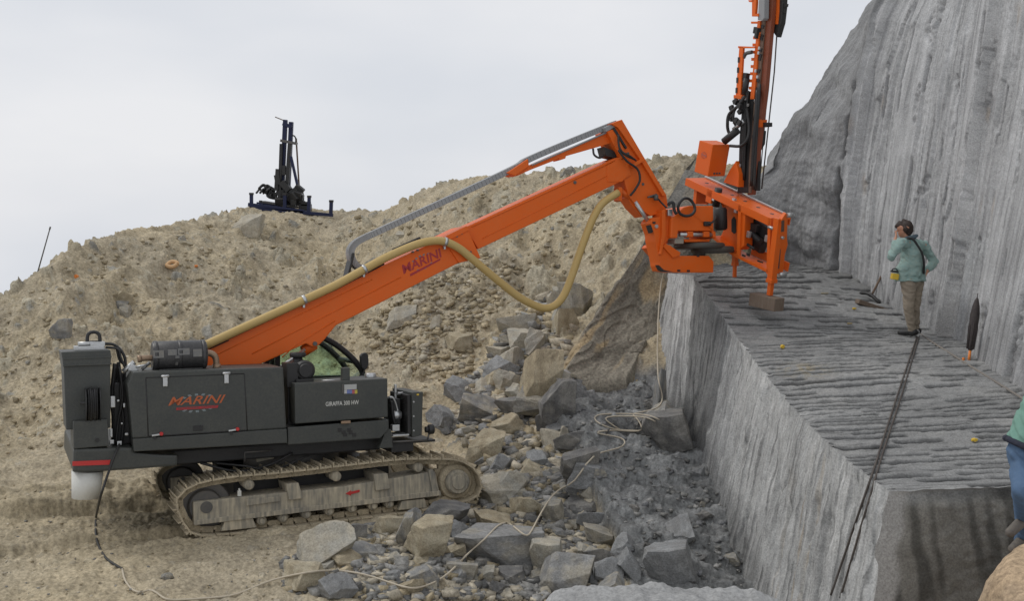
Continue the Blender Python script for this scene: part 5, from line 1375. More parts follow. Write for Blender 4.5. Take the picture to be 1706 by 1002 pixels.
BIG = [
 (539, 916, 70, 60, 'wedge', R_PALE, 'pale grey pyramid shaped boulder standing left of the loose rubble', 25),
 (584, 897, 44, 32, 'block', R_DARK, 'dark blue grey block directly right of the pale pyramid boulder', 10),
 (711, 907, 66, 54, 'round', R_TAN, 'rounded tan boulder with a flat face under the middle of the track', 0),
 (835, 928, 126, 58, 'slab', R_GREY, 'largest long grey tan slab lying level in the front rubble', 0),
 (910, 935, 56, 50, 'block', R_PALE, 'light tan angular block at the right end of the long front slab', 15),
 (941, 962, 72, 60, 'block', R_GREY, 'big grey tan boulder nearest the pale outcrop at the bottom edge', -10),
 (832, 886, 52, 42, 'block', R_TAN, 'upright tan block the white cord passes over', 20),
 (877, 852, 46, 32, 'round', R_TAN, 'smooth tan boulder right of the drive sprocket beside the cord', 0),
 (921, 861, 38, 36, 'block', R_GREY, 'square grey cube of stone just right of the cord', 15),
 (832, 829, 88, 40, 'slab', R_PALE, 'broad flat pale slab jammed behind the right end of the track', 0),
 (730, 866, 76, 34, 'slab', R_DARK, 'dark slate slab tucked under the right half of the track', 0),
 (677, 890, 28, 52, 'block', R_GREY, 'tall narrow grey stone between the rounded boulder and the track', 0),
 (644, 884, 42, 30, 'round', R_TAN, 'tan hump backed stone close under the track middle', 0),
 (500, 970, 54, 46, 'wedge', R_TAN, 'low tan rock at the left edge of rubble crossed by the cord', 0),
 (576, 942, 54, 22, 'slab', R_TAN, 'thin tan slab in front of the pale pyramid boulder', 0),
 (600, 928, 56, 24, 'slab', R_GREY, 'thin grey slab below the dark blue grey block', 0),
 (847, 969, 48, 22, 'slab', R_DARK, 'dark flat slab under the right end of the long front slab', 0),
 (770, 955, 44, 24, 'slab', R_GREY, 'grey shard in the hollow below the long front slab', 0),
 (806, 958, 26, 20, 'wedge', R_PALE, 'small pale wedge below the long front slab', 0),
 (1116, 951, 86, 58, 'block', R_LGREY, 'large light grey granite block on the wet floor above the pale outcrop', 18),
 (1046, 944, 44, 46, 'wedge', R_LGREY, 'grey granite wedge left of the large light grey block', -20),
 (1113, 728, 78, 58, 'block', R_DARK, 'large dark angular boulder against the foot of the drilled ledge', 12),
 (1106, 698, 50, 34, 'block', R_GREY, 'grey block stacked behind the dark boulder by the ledge', 0),
 (884, 577, 68, 36, 'slab', R_PALE, 'broad pale slab on the heap foot left of the brown slab', 0),
 (863, 545, 56, 26, 'slab', R_PALE, 'flat pale stone uppermost at the heap foot below the hose loop', 0),
 (901, 627, 46, 72, 'block', R_TAN, 'tall tan block leaning against the left side of the brown slab', 12),
 (860, 686, 60, 30, 'block', R_DARK, 'dark grey brick shaped stone left of the wet rock floor', -15),
 (798, 686, 54, 38, 'wedge', R_GREY, 'grey stone with a sloping top above the right end of the track', 0),
 (967, 505, 36, 52, 'block', R_GREY, 'grey block leaning on the brown slab below the hose loop', 30),
 (947, 537, 38, 42, 'wedge', R_TAN, 'brown wedge below the grey leaning block', 10),
 (808, 746, 46, 44, 'block', R_TAN, 'square tan stone behind the top of the drive sprocket', 0),
 (927, 675, 46, 64, 'block', R_DARK, 'dark layered block at the far left corner of the wet floor', 10),
 (928, 738, 34, 40, 'wedge', R_PALE, 'cream coloured stone on the left edge of the wet floor', 20),
 (852, 605, 36, 40, 'block', R_PALE, 'pale tilted stone between the broad slab and the tall tan block', 20),
 (411, 377, 40, 30, 'block', R_PALE, 'large pale boulder on the heap crest below the blue rig', 0),
 (100, 551, 28, 28, 'block', R_GREY, 'grey square boulder low on the heap above the dust collector', 0),
 (668, 530, 36, 30, 'block', R_PALE, 'pale boulder on the heap below the boom collar', 10),
 (200, 510, 20, 12, 'round', R_GREY, 'rounded grey stone alone on the bare sandy part of heap', 0),
 (762, 576, 44, 26, 'slab', R_TAN, 'tan slab at mid height of heap left of the heap foot blocks', 0),
 (277, 962, 16, 9, 'round', R_GREY, 'small grey pebble on the bare ground right of the black cable', 0),
]
for px, py, w_, h_, kd, mt, lb, rz in BIG:
    put_rock(px, py, w_, h_, kd, mt, lb, rz=rz, tilt=8)
# slab leaning on the ledge and a dark lump on top of the wet floor
o = put_rock(1103, 648, 22, 60, 'wedge', R_GREY, 'thin grey slab leaning upright against the ledge by the hanging cord', rz=5, tilt=4, Y=16.4); o.scale.x = .17; o.scale.y = .35

def zone(n, poly, kinds, mats, smin, smax, label, group, flat=.62, name='rock', pw=2.2):
    xs = [p[0] for p in poly]; ys = [p[1] for p in poly]
    k = 0
    while k < n:
        x = rk.uniform(min(xs), max(xs)); y = rk.uniform(min(ys), max(ys)); ins = False
        for i in range(len(poly)):
            (x1, y1), (x2, y2) = poly[i], poly[i - 1]
            if (y1 > y) != (y2 > y) and x < (x2 - x1) * (y - y1) / (y2 - y1) + x1: ins = not ins
        if not ins: continue
        k += 1
        i = rk.randrange(len(mats))
        s_ = smin + (smax - smin) * rk.random() ** pw
        put_rock(x, y, s_, s_ * rk.uniform(flat * .55, flat * 1.3), rk.choice(kinds), mats[i][0], mats[i][1] + ' ' + label, mats[i][1].split()[0] + ' stones ' + group, tilt=34, sink=rk.uniform(.15, .4), rz=rk.uniform(0, 360), name=name)
ANY = ('block', 'slab', 'wedge', 'block', 'round')
zone(112, [(560, 890), (700, 868), (815, 835), (900, 770), (960, 790), (1000, 870), (1035, 985), (900, 1003), (640, 1003), (500, 985), (480, 940)], ANY,
     [(R_LGREY, 'light grey broken stone'), (R_PALE, 'pale tan broken stone'), (R_TAN, 'tan broken stone'), (R_PALE, 'pale tan broken stone'), (R_GREY, 'mid grey broken stone'), (R_DARK, 'dark grey broken stone')], 13, 48, 'loose in the rubble between track and wet floor', 'in the front rubble', flat=.48)
zone(80, [(780, 640), (880, 500), (960, 470), (950, 640), (900, 650), (955, 760), (900, 830), (810, 850), (806, 770), (720, 700)], ANY,
     [(R_PALE, 'pale broken stone'), (R_TAN, 'sandy broken stone'), (R_LGREY, 'greyish broken stone'), (R_PALE, 'pale broken stone')], 13, 50, 'piled at the foot of the spoil heap', 'at the heap foot')
zone(52, [(20, 500), (110, 425), (300, 378), (420, 362), (640, 358), (800, 300), (1130, 270), (1060, 400), (960, 470), (870, 500), (770, 640), (560, 620), (200, 740), (0, 720)], ANY,
     [(R_PALE, 'pale buff stone'), (R_GREY, 'bluish grey stone'), (R_TAN, 'earth coloured stone'), (R_PALE, 'pale buff stone')], 7, 27, 'half sunk in the spoil heap slope', 'on the spoil heap', pw=3)
zone(20, [(960, 690), (1075, 640), (1140, 720), (1190, 820), (1245, 975), (1060, 985), (1000, 800)], ('slab', 'slab', 'wedge', 'block'),
     [(R_DARK, 'black slate fragment'), (R_LGREY, 'grey granite fragment'), (R_GREY, 'greyish slab fragment')], 12, 44, 'scattered on the wet rock floor', 'on the wet floor', flat=.5)

for i_, (x_, y_) in enumerate(((908, 668), (918, 700), (938, 712), (948, 745), (962, 770), (972, 800), (980, 822), (988, 846), (996, 872), (1004, 900), (1012, 928), (1022, 958), (1030, 985), (960, 738), (985, 790))):
    put_rock(x_ + rk.uniform(-8, 4), y_, rk.uniform(34, 66), rk.uniform(22, 40), rk.choice(('slab', 'block', 'wedge')), (R_GREY, R_DARK, R_LGREY)[i_ % 3], ('mid grey', 'blackish', 'light grey')[i_ % 3] + ' block wedged along the left edge of the wet rock floor', ('mid grey', 'blackish', 'light grey')[i_ % 3] + ' blocks along the wet floor edge', tilt=16, sink=.3)

# small gravel that nobody could count
def low_rock(seed):
    q = random.Random(seed); bm = bmesh.new()
    for i in range(8):
        c_ = Vector((.5 if i & 1 else -.5, .5 if i & 2 else -.5, .5 if i & 4 else -.5))
        bm.verts.new(Vector((c_.x * q.uniform(.35, 1.05), c_.y * q.uniform(.35, 1.05), c_.z * q.uniform(.5, 1.0))))
    r_ = bmesh.ops.convex_hull(bm, input=bm.verts)
    bmesh.ops.triangulate(bm, faces=bm.faces)
    loose = [v_ for v_ in bm.verts if not v_.link_faces]
    if loose: bmesh.ops.delete(bm, geom=loose, context='VERTS')
    bm.verts.index_update()
    V_ = np.array([tuple(v_.co) for v_ in bm.verts]); F_ = np.array([[v_.index for v_ in f.verts] for f in bm.faces]); bm.free()
    return V_, F_
LOW = [low_rock(i) for i in range(12)]
GRAV = rock_mat('gravel_stone', attr=True, bump=.3, dark=.85, lite=1.15, fine=20)
def gravel(name, n, poly, smin, smax, pal, seed, label, pw=2.5):
    q = np.random.default_rng(seed); xs = [p[0] for p in poly]; ys = [p[1] for p in poly]
    Vs = []; Fs = []; Cs = []; off_ = 0; k = 0
    while k < n:
        x = q.uniform(min(xs), max(xs)); y = q.uniform(min(ys), max(ys)); ins = False
        for i in range(len(poly)):
            (x1, y1), (x2, y2) = poly[i], poly[i - 1]
            if (y1 > y) != (y2 > y) and x < (x2 - x1) * (y - y1) / (y2 - y1) + x1: ins = not ins
        if not ins: continue
        k += 1
        b_ = hit(x, y); s_ = (smin + (smax - smin) * q.random() ** pw) * b_.y / F_PX
        V_, F_ = LOW[q.integers(len(LOW))]
        a = q.uniform(0, 6.283); tl = q.uniform(-.5, .5)
        W = V_ * np.array([1.0, q.uniform(.5, 1.0), q.uniform(.22, .6)])
        W = np.stack([W[:, 0] * math.cos(tl) - W[:, 2] * math.sin(tl), W[:, 1], W[:, 0] * math.sin(tl) + W[:, 2] * math.cos(tl)], -1)
        W = np.stack([W[:, 0] * math.cos(a) - W[:, 1] * math.sin(a), W[:, 0] * math.sin(a) + W[:, 1] * math.cos(a), W[:, 2]], -1) * s_
        Vs.append(W + np.array([b_.x, b_.y, b_.z + s_ * .08])); Fs.append(F_ + off_); off_ += len(V_)
        c_ = np.array(pal[q.integers(len(pal))]) * q.uniform(.75, 1.25); Cs.append(np.repeat(c_[None], len(V_), 0))
    o = np_mesh(name, np.concatenate(Vs), np.concatenate(Fs), GRAV, np.clip(np.concatenate(Cs), .02, .8), smooth_=False)
    return tag(o, label, 'gravel', kind='stuff')
PL = (.29, .285, .27)
PT, PP, PG, PD = (.38, .32, .215), (.43, .385, .30), (.235, .23, .215), (.14, .138, .132)
gravel('gravel', 4300, [(560, 890), (700, 868), (815, 835), (900, 770), (960, 760), (1000, 870), (1035, 1002), (640, 1002), (480, 990), (470, 940)], 4, 36, [PT, PP, PP, PG, PD, PL, PG], 1, 'mixed tan and grey gravel filling the rubble in front', 2.0)
gravel('scree', 4300, [(0, 510), (110, 430), (300, 385), (420, 366), (640, 362), (800, 305), (1130, 275), (1060, 400), (960, 470), (955, 640), (900, 650), (955, 760), (900, 830), (810, 850), (770, 690), (0, 760)], 2, 13, [PT, PT, PP, PT, PT], 2, 'loose sandy scree over the spoil heap')
gravel('broken_slabs', 2000, [(770, 660), (860, 520), (960, 470), (950, 640), (900, 650), (955, 760), (900, 830), (810, 850), (806, 770), (740, 710)], 4, 34, [PT, PP, PP, PL, PG], 7, 'broken stones piled at the foot of the heap', 2.0)
gravel('boom_rubble', 900, [(600, 540), (800, 420), (870, 450), (800, 560), (770, 650), (640, 600)], 3, 22, [PT, PP, PT, PT], 8, 'pale broken stones on the heap behind the boom')
gravel('slate_chips', 700, [(940, 690), (1075, 630), (1140, 710), (1195, 820), (1255, 985), (1030, 990), (985, 800)], 2, 16, [PD, PG, PG, PL, (.15, .152, .155)], 3, 'dark slate chips strewn over the wet rock floor')
gravel('ground_pebbles', 900, [(0, 800), (260, 830), (330, 900), (560, 900), (480, 1002), (0, 1002)], 2, 7, [PT, PP, PT, PG], 4, 'small pebbles on the bare driven ground')

# ================================================================== boulder at the right edge
bp_ = [P(1632, 1040, 7.4), P(1640, 972, 7.4), P(1660, 940, 7.45), P(1706, 903, 7.6), P(1760, 885, 7.8), P(1860, 905, 7.9), P(1960, 1010, 7.5), P(1690, 1010, 6.9), P(1800, 960, 7.0), P(1690, 925, 8.3), P(1760, 905, 8.6), P(1900, 960, 8.4),
       P(1655, 960, 8.0), Vector((3.05, 7.3, -.6)), Vector((4.8, 7.2, -.6)), Vector((4.7, 8.5, -.6)), Vector((3.2, 8.4, -.6))]
bc = Vector((3.8, 7.7, .4))
me = hull_mesh('boulder', [q - bc for q in bp_], .06, 3, .02, 3)
o = link_mesh('boulder', me, rock_mat('pinkish_tan_stone', (0.42, 0.31, 0.20), tint=(0.36, 0.28, 0.20), vscale=.9, bump=.45, dark=.75, lite=1.2, fine=26)); o.location = bc
for p_ in me.polygons: p_.use_smooth = True
tag(o, 'smooth pinkish tan boulder cut by the lower right photo corner', 'boulder')

# ================================================================== blue drill rig on the heap crest
YB = 30.6
z6 = lambda zx, zy: P(400 + zx * .1996, 180 + zy * .1996, YB)
RB = z6(450, 850)
rig = empty('blue_drill_rig', Matrix.Translation(RB), 'small dark blue drill rig with twin column mast on the heap skyline', 'drill rig')
def r6(zx, zy, dy=0.0):
    q = z6(zx, zy) - RB; return Vector((q.x, q.y + dy, q.z))
def bar6(m, a, b, w_, d_, dy=0.0):
    A = r6(*a, dy); B = r6(*b, dy); d = (B - A).normalized(); s_ = d.cross(Vector((0, 1, 0)))
    Rm = Matrix(((s_.x, 0, d.x), (0, 1, 0), (s_.z, 0, d.z))).to_4x4()
    return m.box((A + B) / 2, (w_, d_, (B - A).length), Rm, .006)
PX6 = .1996 * YB / F_PX
def mk6(name, mat, items, parent=None, split=False):
    m = MB()
    for it in items: bar6(m, *it)
    return m.build(name, mat, parent or rig, split)
skid = mk6('skid_frame', BLUEP, [((105, 805), (560, 862), .10, .12, -.5), ((140, 835), (800, 893), .09, .12, -.5), ((105, 800), (560, 850), .10, .12, .5), ((150, 800), (150, 830), .1, 1.1, 0), ((560, 855), (560, 880), .1, 1.1, 0)])
mk6('skid_rail', DKSTEEL, [((190, 782), (480, 828), .05, .5, 0)])
for a, b, w_ in (((130, 712), (130, 830), 26), ((405, 715), (405, 850), 26), ((605, 735), (600, 880), 26), ((786, 772), (782, 895), 28), ((205, 775), (200, 835), 16)):
    pp_ = mk6('jack_post', BLUEP, [(a, b, w_ * PX6, w_ * PX6, -.5)])
    mk6('post_cap', BLACK, [((a[0], a[1] - 4), (a[0], a[1] + 14), (w_ + 6) * PX6, (w_ + 6) * PX6, -.5)], pp_)
for a, b in (((378, 98), (345, 810)), ((424, 115), (392, 815))):
    mk6('mast_column', BLUEP, [(a, b, 33 * PX6, .14, 0 if a[0] < 400 else .05)])
mk6('mast_head', BLUEP, [((360, 130), (432, 160), 30 * PX6, .2, 0)]); mk6('mast_crossbar', DKSTEEL, [((342, 272), (474, 298), 22 * PX6, .25, 0)])
m = MB(); bar6(m, (352, 300), (335, 780), 26 * PX6, .12, -.1); bar6(m, (420, 300), (388, 790), 30 * PX6, .12, -.08); bar6(m, (372, 480), (372, 560), 30 * PX6, .1, -.1); bar6(m, (355, 620), (420, 690), 50 * PX6, .3, -.1); m.build('feed_carriage', BLACK, rig)
mk6('brace_ram', BLUEP, [((430, 405), (488, 660), 20 * PX6, .1, -.1)]); mk6('hose_rod', RUST, [((462, 250), (492, 740), 12 * PX6, .05, .1)])
m = MB(); m.tube(catmull([r6(425, 230), r6(450, 232), r6(464, 255), r6(464, 300)]), .02, 8).tube(catmull([r6(490, 660), r6(520, 690), r6(532, 740), r6(530, 785)]), .012, 8); m.build('hydraulic_hoses', BLACK, rig)
mk6('rotary_motor', BLACK, [((324, 510), (312, 690), 32 * PX6, .2, -.1), ((316, 560), (330, 640), 44 * PX6, .18, -.12)])
mk6('top_arm', RUST, [((292, 74), (362, 102), 8 * PX6, .04, 0)])
m = MB(); rn = random.Random(12)
for k in range(26): q = r6(rn.uniform(335, 510), rn.uniform(670, 800), rn.uniform(-.3, .3)); m.box(q, (rn.uniform(.1, .3), rn.uniform(.1, .3), rn.uniform(.1, .3)), (rn.uniform(0, .4), rn.uniform(0, 1), 0), .02)
m.build('power_unit', BLACK, rig, False)
m = MB()
for k in range(16):
    x0 = rn.uniform(140, 240); y0 = rn.uniform(640, 690)
    m.tube(catmull([r6(x0, y0 + 30, rn.uniform(-.3, .3)), r6(x0 + 20, y0, 0), r6(x0 + 50, y0 + 20, 0), r6(250 + rn.uniform(-20, 20), 740, rn.uniform(-.2, .2)), r6(330, 765, 0)]), .03, 7)
m.build('hose_bundle', BLACK, rig, False)
m = MB(); m.box(r6(500, 795), (.25, .3, .14)).box(r6(550, 800), (.22, .4, .12)).box(r6(545, 840), (.3, .4, .25)).box(r6(290, 735), (.12, .12, .2)); m.build('valve_box', BLACK, rig)

# pole on the left crest
A = hit(65, 446); B = P(84, 378, A.y)
m = MB(); d = (B - A)
m.tube([Vector((0, 0, 0)) - d * .12, d], [.028, .024], 10).tube([d * .93, d * 1.0], .034, 10)
po = m.build('marker_pole', DKSTEEL); po.location = A
tag(po, 'thin dark pole stuck leaning in the left heap crest', 'pole')

# ================================================================== timber, tools, litter on the ledge
def axis_box(name, C, L, W, H, dirx, mat, label, cat, bev=.012, wob=.006):
    d = Vector((dirx[0], dirx[1], dirx[2] if len(dirx) > 2 else 0)).normalized(); s_ = Vector((0, 0, 1)).cross(d).normalized(); u_ = d.cross(s_)
    m = MB(); m.box((0, 0, 0), (L, W, H), None, bev)
    o = m.build(name, mat)
    o.matrix_world = Matrix(((d.x, s_.x, u_.x, C.x), (d.y, s_.y, u_.y, C.y), (d.z, s_.z, u_.z, C.z), (0, 0, 0, 1)))
    return tag(o, label, cat)
ft = HF.M @ h3(1282, 492, -BW + .02)
bz_ = bench_hit(1283, 520)
axis_box('timber_block', Vector((ft.x - .04, ft.y + .02, ft.z - .105)), .52, .21, .20, (.55, -.80, -.10), WOOD, 'short squared timber under the pointed leg of the drill frame', 'timber')
A = bench_hit(1428, 507); B = bench_hit(1477, 524)
axis_box('wooden_board', (A + B) / 2 + Vector((0, 0, .05)), (B - A).length * 1.02, .15, .075, tuple(B - A), WOOD, 'weathered board lying on the ledge below the pickaxe', 'board')
A = bench_hit(1432, 493); B = bench_hit(1466, 508); M_ = (A + B) / 2
pk = empty('pickaxe', Matrix.Translation(M_), 'pickaxe with dark head leaning its handle against the cliff foot', 'pickaxe')
m = MB(); a_ = A - M_ + Vector((0, 0, .05)); b_ = B - M_ + Vector((0, 0, .03))
m.tube(catmull([a_, (a_ + b_) / 2 + Vector((0, 0, .06)), b_]), [.012] + [.03] * 11 + [.014], 8); m.build('pick_head', BLACK, pk)
m = MB(); m.tube([(a_ + b_) / 2 + Vector((.02, 0, .02)), P(1472.5, 451.5, M_.y + .35) - M_], .019, 10); m.build('handle', RUST, pk)
A = bench_hit(1613.5, 605); T = P(1629, 489, A.y + .28)
um_ = empty('umbrella', Matrix.Translation(A), 'closed black umbrella with orange handle standing against the cliff foot', 'umbrella')
ax = (T - A)
def ua(f): return ax * f
m = MB(); m.tube([ua(.17), ua(.20), ua(.26), ua(.34), ua(.5), ua(.68), ua(.82), ua(.92), ua(.94)], [.018, .042, .044, .046, .056, .060, .045, .018, .006], 16)
for k in range(7):
    t_ = k * .9; n1 = ax.orthogonal().normalized(); n2 = ax.normalized().cross(n1); e_ = n1 * math.cos(t_) + n2 * math.sin(t_)
    m.tube([ua(.2) + e_ * .042, ua(.5) + e_ * .055, ua(.9) + e_ * .018], .010, 6)
m.build('canopy', paint('umbrella_cloth', (.022, .016, .018), .75, .1), um_)
m = MB(); m.tube([ua(.92), ua(1.0)], .008, 8); m.build('tip', DKSTEEL, um_)
m = MB(); m.tube([ua(.18), ua(.0)], .018, 10).tube(catmull([ua(.0), ua(-.02) + Vector((-.03, 0, .0)), ua(.02) + Vector((-.07, 0, 0)), ua(.07) + Vector((-.075, 0, 0))]), .017, 8); m.build('handle', ORPL, um_)
def scrap(px, py, mat, label, cat, name, L, W, H, bench=True):
    A = bench_hit(px, py) if bench else hit(px, py)
    m = MB(); m.cyl((-L / 2, 0, H / 2), (L / 2, 0, H / 2), W / 2, 12, W / 2.4, bev=.006).box((0, 0, H / 2), (L * .35, W * 1.15, H))
    o = m.build(name, mat, None, False); o.location = A + Vector((0, 0, .01)); o.rotation_euler = (0, 0, R(rk.uniform(-20, 20)))
    return tag(o, label, cat)
scrap(1303, 582, YELLOW, 'small yellow plastic plug lying near the ledge edge', 'plug', 'plastic_plug', .055, .05, .05)
scrap(1623.5, 738, YELLOW, 'yellow plastic plug lying near the front of the ledge', 'plug', 'plastic_plug', .06, .035, .035)
scrap(1423, 517, YELLOW, 'yellow plug at the left end of the weathered board', 'plug', 'plastic_plug', .07, .03, .03)
scrap(1416, 541, paint('pale_chip', (.42, .32, .16), .7, .2), 'pale brown chip on the ledge in front of the board', 'chip', 'wood_chip', .08, .025, .02)
scrap(1374, 491, paint('pale_chip_two', (.30, .26, .18), .7, .2), 'pale sliver in a groove between timber block and board', 'chip', 'wood_chip', .12, .03, .02)
scrap(127, 465, ORPL, 'tiny orange scrap on the left heap slope', 'scrap', 'plastic_scrap', .10, .06, .08, False)
scrap(327, 446, ORPL, 'tiny orange scrap right of the orange ring on the heap', 'scrap', 'plastic_scrap', .07, .05, .05, False)
A = hit(290, 447)
m = MB(); m.tube([Vector((.10 * math.cos(t_) * (1 + .2 * math.sin(2 * t_)), .05 * math.sin(t_) - .02, .055 * math.sin(t_))) for t_ in [6.28318 * j / 24 for j in range(25)]], .045, 10)
o = m.build('plastic_ring', paint('pale_orange_plastic', (.62, .36, .16), .6, .4, (.4, .32, .22))); o.location = A + Vector((0, -.1, .09)); tag(o, 'pale orange ring lying among stones on the upper heap', 'ring')

# ================================================================== people
def blob(name, caps, mat, parent, voxel=.012, smooth_n=4, cut=None, wr=0.0, seed=0):
    """One continuous skin grown over tapered limbs."""
    bm = bmesh.new()
    for a, b, ra, rb in caps:
        a = Vector(a); b = Vector(b); L = (b - a).length
        n = max(2, int(L / (min(ra, rb) * .55)) + 1)
        for k in range(n):
            f_ = k / (n - 1)
            t = bmesh.new(); bmesh.ops.create_icosphere(t, subdivisions=2, radius=ra + (rb - ra) * f_)
            bmesh.ops.translate(t, vec=a + (b - a) * f_, verts=t.verts)
            me = bpy.data.meshes.new('t'); t.to_mesh(me); t.free(); bm.from_mesh(me); bpy.data.meshes.remove(me)
    me = bpy.data.meshes.new('t'); bm.to_mesh(me); bm.free()
    o = bpy.data.objects.new('t', me); COL.objects.link(o)
    md = o.modifiers.new('r', 'REMESH'); md.mode = 'VOXEL'; md.voxel_size = voxel
    ms = o.modifiers.new('s', 'SMOOTH'); ms.iterations = smooth_n; ms.factor = .5
    bpy.context.view_layer.update()
    m2 = bpy.data.meshes.new_from_object(o.evaluated_get(bpy.context.evaluated_depsgraph_get()))
    bpy.data.objects.remove(o); bpy.data.meshes.remove(me)
    bm = bmesh.new(); bm.from_mesh(m2)
    if cut:
        for co, no in cut:
            r_ = bmesh.ops.bisect_plane(bm, geom=bm.verts[:] + bm.edges[:] + bm.faces[:], plane_co=co, plane_no=no, clear_outer=True)
            ed = [e for e in r_['geom_cut'] if isinstance(e, bmesh.types.BMEdge)]
            bmesh.ops.holes_fill(bm, edges=ed)
    if wr > 0:
        bm.normal_update(); co = np.array([v_.co for v_ in bm.verts])
        d = wr * fbm(co[:, 0] / .09 + co[:, 2] / .16, co[:, 1] / .09 - co[:, 2] / .07, 800 + seed, 3)
        for v_, dd in zip(bm.verts, d): v_.co = v_.co + v_.normal * dd
    for f in bm.faces: f.smooth = True
    bm.to_mesh(m2); bm.free(); m2.name = name
    return link_mesh(name, m2, mat, parent)

SKIN = paint('skin', (.50, .25, .16), .55, .06, (.45, .2, .12)); HAIR = paint('dark_brown_hair', (.028, .016, .011), .6, .1, (.07, .04, .03), dscale=20)
def hand(caps, W, D, S, curl, r=.0085, sc=1.0):
    """palm and five fingers: W wrist, D direction of the fingers, S side towards the thumb."""
    D = D.normalized(); S = (S - D * S.dot(D)).normalized(); N_ = D.cross(S)
    pc = W + D * .085 * sc
    for k in (-1, 0, 1): caps.append((W + S * .012 * k, pc + S * .026 * k, .017, .014))
    for k, (ln, sp) in enumerate(((.072, .030), (.082, .010), (.076, -.011), (.060, -.031))):
        b0 = pc + S * sp
        d1 = (D + S * sp * 2.0 + N_ * curl * .5).normalized(); d2 = (D + N_ * curl * 1.4).normalized()
        b1 = b0 + d1 * ln * .5; caps.append((b0, b1, r * 1.05, r)); caps.append((b1, b1 + d2 * ln * .5, r, r * .85))
    t0 = W + D * .025 + S * .022; t1 = t0 + (D * .6 + S * .8 + N_ * curl * .3).normalized() * .045
    caps.append((t0, t1, .013, .011)); caps.append((t1, t1 + (D + S * .2 + N_ * curl * .5).normalized() * .032, .011, .009))

def head(caps, C, F_, U_, sc=1.0):
    """skull, jaw, nose, brow, lips and ears; C centre, F_ facing, U_ up."""
    F_ = F_.normalized(); U_ = (U_ - F_ * U_.dot(F_)).normalized(); S = F_.cross(U_)
    caps += [(C + U_ * .025 - F_ * .03, C + U_ * .03 + F_ * .025, .088, .084), (C - U_ * .03 + F_ * .025, C - U_ * .075 + F_ * .05, .066, .042),
             (C + F_ * .096 + U_ * .005, C + F_ * .112 - U_ * .022, .010, .014), (C + F_ * .085 + U_ * .028 - S * .035, C + F_ * .085 + U_ * .028 + S * .035, .014, .014),
             (C + F_ * .088 - U_ * .052 - S * .018, C + F_ * .088 - U_ * .052 + S * .018, .010, .010)]
    for s_ in (-1, 1): caps.append((C + S * s_ * .083 - F_ * .005 + U_ * .015, C + S * s_ * .083 - F_ * .005 - U_ * .02, .014, .011))
    return F_, U_, S

# --- man standing on the ledge
Y1 = 15.95
def J(px, py, dy=0.0): return P(px, py, Y1 + dy) - B1
B1 = Vector((0, 0, 0)); B1 = P(1521, 560, Y1)
p1 = empty('person', Matrix.Translation(B1), 'person in teal jacket with black shoulder strap standing by the cliff holding hand to face', 'person')
hc = J(1507, 382, .02); sL = J(1501, 405, -.14); sR = J(1539, 409, .14); nk = J(1514, 397, .02)
eL = J(1485, 428, -.20); wL = J(1492, 398, -.10); eR = J(1556, 437, .16); wR = J(1544, 452, .02)
pv = J(1519, 470, 0); hL = J(1514, 474, -.08); hR = J(1526, 474, .08); kL = J(1514, 512, -.10); kR = J(1524, 512, .04); aL_ = J(1519, 550, -.05); aR_ = J(1525, 548, .10)
fdir = Vector((-.8, .6, 0))
caps = []
F_, U_, S_ = head(caps, hc, Vector((-.92, .38, -.12)), Vector((-.05, .05, 1)))
caps += [(nk - Vector((0, 0, .06)), hc - Vector((0, 0, .05)), .056, .055), (nk - Vector((0, 0, .14)), pv, .12, .12), (sL, sR, .07, .07), (sL, eL, .048, .038), (eL, wL, .038, .027), (sR, eR, .048, .038), (eR, wR, .038, .027),
         (hL, kL, .075, .052), (kL, aL_, .05, .035), (hR, kR, .075, .052), (kR, aR_, .05, .035), (pv, hL, .09, .08), (pv, hR, .09, .08)]
for a_ in (aL_, aR_): caps.append((a_ - Vector((0, 0, .03)), a_ + fdir * .16 - Vector((0, 0, .05)), .036, .028))
hand(caps, wL, (hc + F_ * .10 - S_ * .03) - wL, Vector((.3, .6, .2)), .5)
hand(caps, wR, Vector((-.55, -.25, -.6)), Vector((-.5, .3, .5)), .5)
body = blob('body', caps, SKIN, p1, .0075, 3)
for s_ in (-1, 1):
    m = MB(); c_ = hc + F_ * .083 + U_ * .008 + S_ * .032 * s_; t = bmesh.new(); bmesh.ops.create_icosphere(t, subdivisions=2, radius=.012); bmesh.ops.translate(t, vec=c_, verts=t.verts); m._add(t); m.build('eye', BLACK, p1)
hr = blob('hair', [(hc + U_ * .045 - F_ * .035, hc + U_ * .055 + F_ * .04, .089, .074), (hc - F_ * .05 + U_ * .02, hc - F_ * .05 - U_ * .05, .085, .06), (hc + S_ * .06 - F_ * .02, hc + S_ * .065 - F_ * .02 - U_ * .04, .04, .025), (hc - S_ * .06 - F_ * .02, hc - S_ * .065 - F_ * .02 - U_ * .04, .04, .025),
                   (hc + U_ * .07 + F_ * .06, hc + U_ * .055 + F_ * .105, .04, .03), (hc + U_ * .11 - F_ * .01, hc + U_ * .135 + F_ * .01, .04, .02)], HAIR, p1, .009, 2, wr=.012, seed=3)
TEAL = paint('teal_jacket_cloth', (.25, .39, .37), .9, .45, (.36, .40, .33), dscale=2)
hem = J(1518, 468).z
jc = [(nk - Vector((0, 0, .10)), J(1519, 425), .135, .165), (J(1519, 425), J(1516, 455), .165, .175), (J(1516, 455), J(1516, 476), .175, .185), (sL, sR, .082, .082), (nk - Vector((0, 0, .03)), nk - Vector((0, 0, .1)), .085, .12),
      (sL, eL, .074, .06), (eL, eL + (wL - eL) * .8, .06, .042), (sR, eR, .074, .062), (eR, eR + (wR - eR) * .75, .07, .056), (J(1505, 450, -.04), J(1503, 476, -.04), .12, .13), (J(1529, 450, .04), J(1529, 476, .04), .12, .12)]
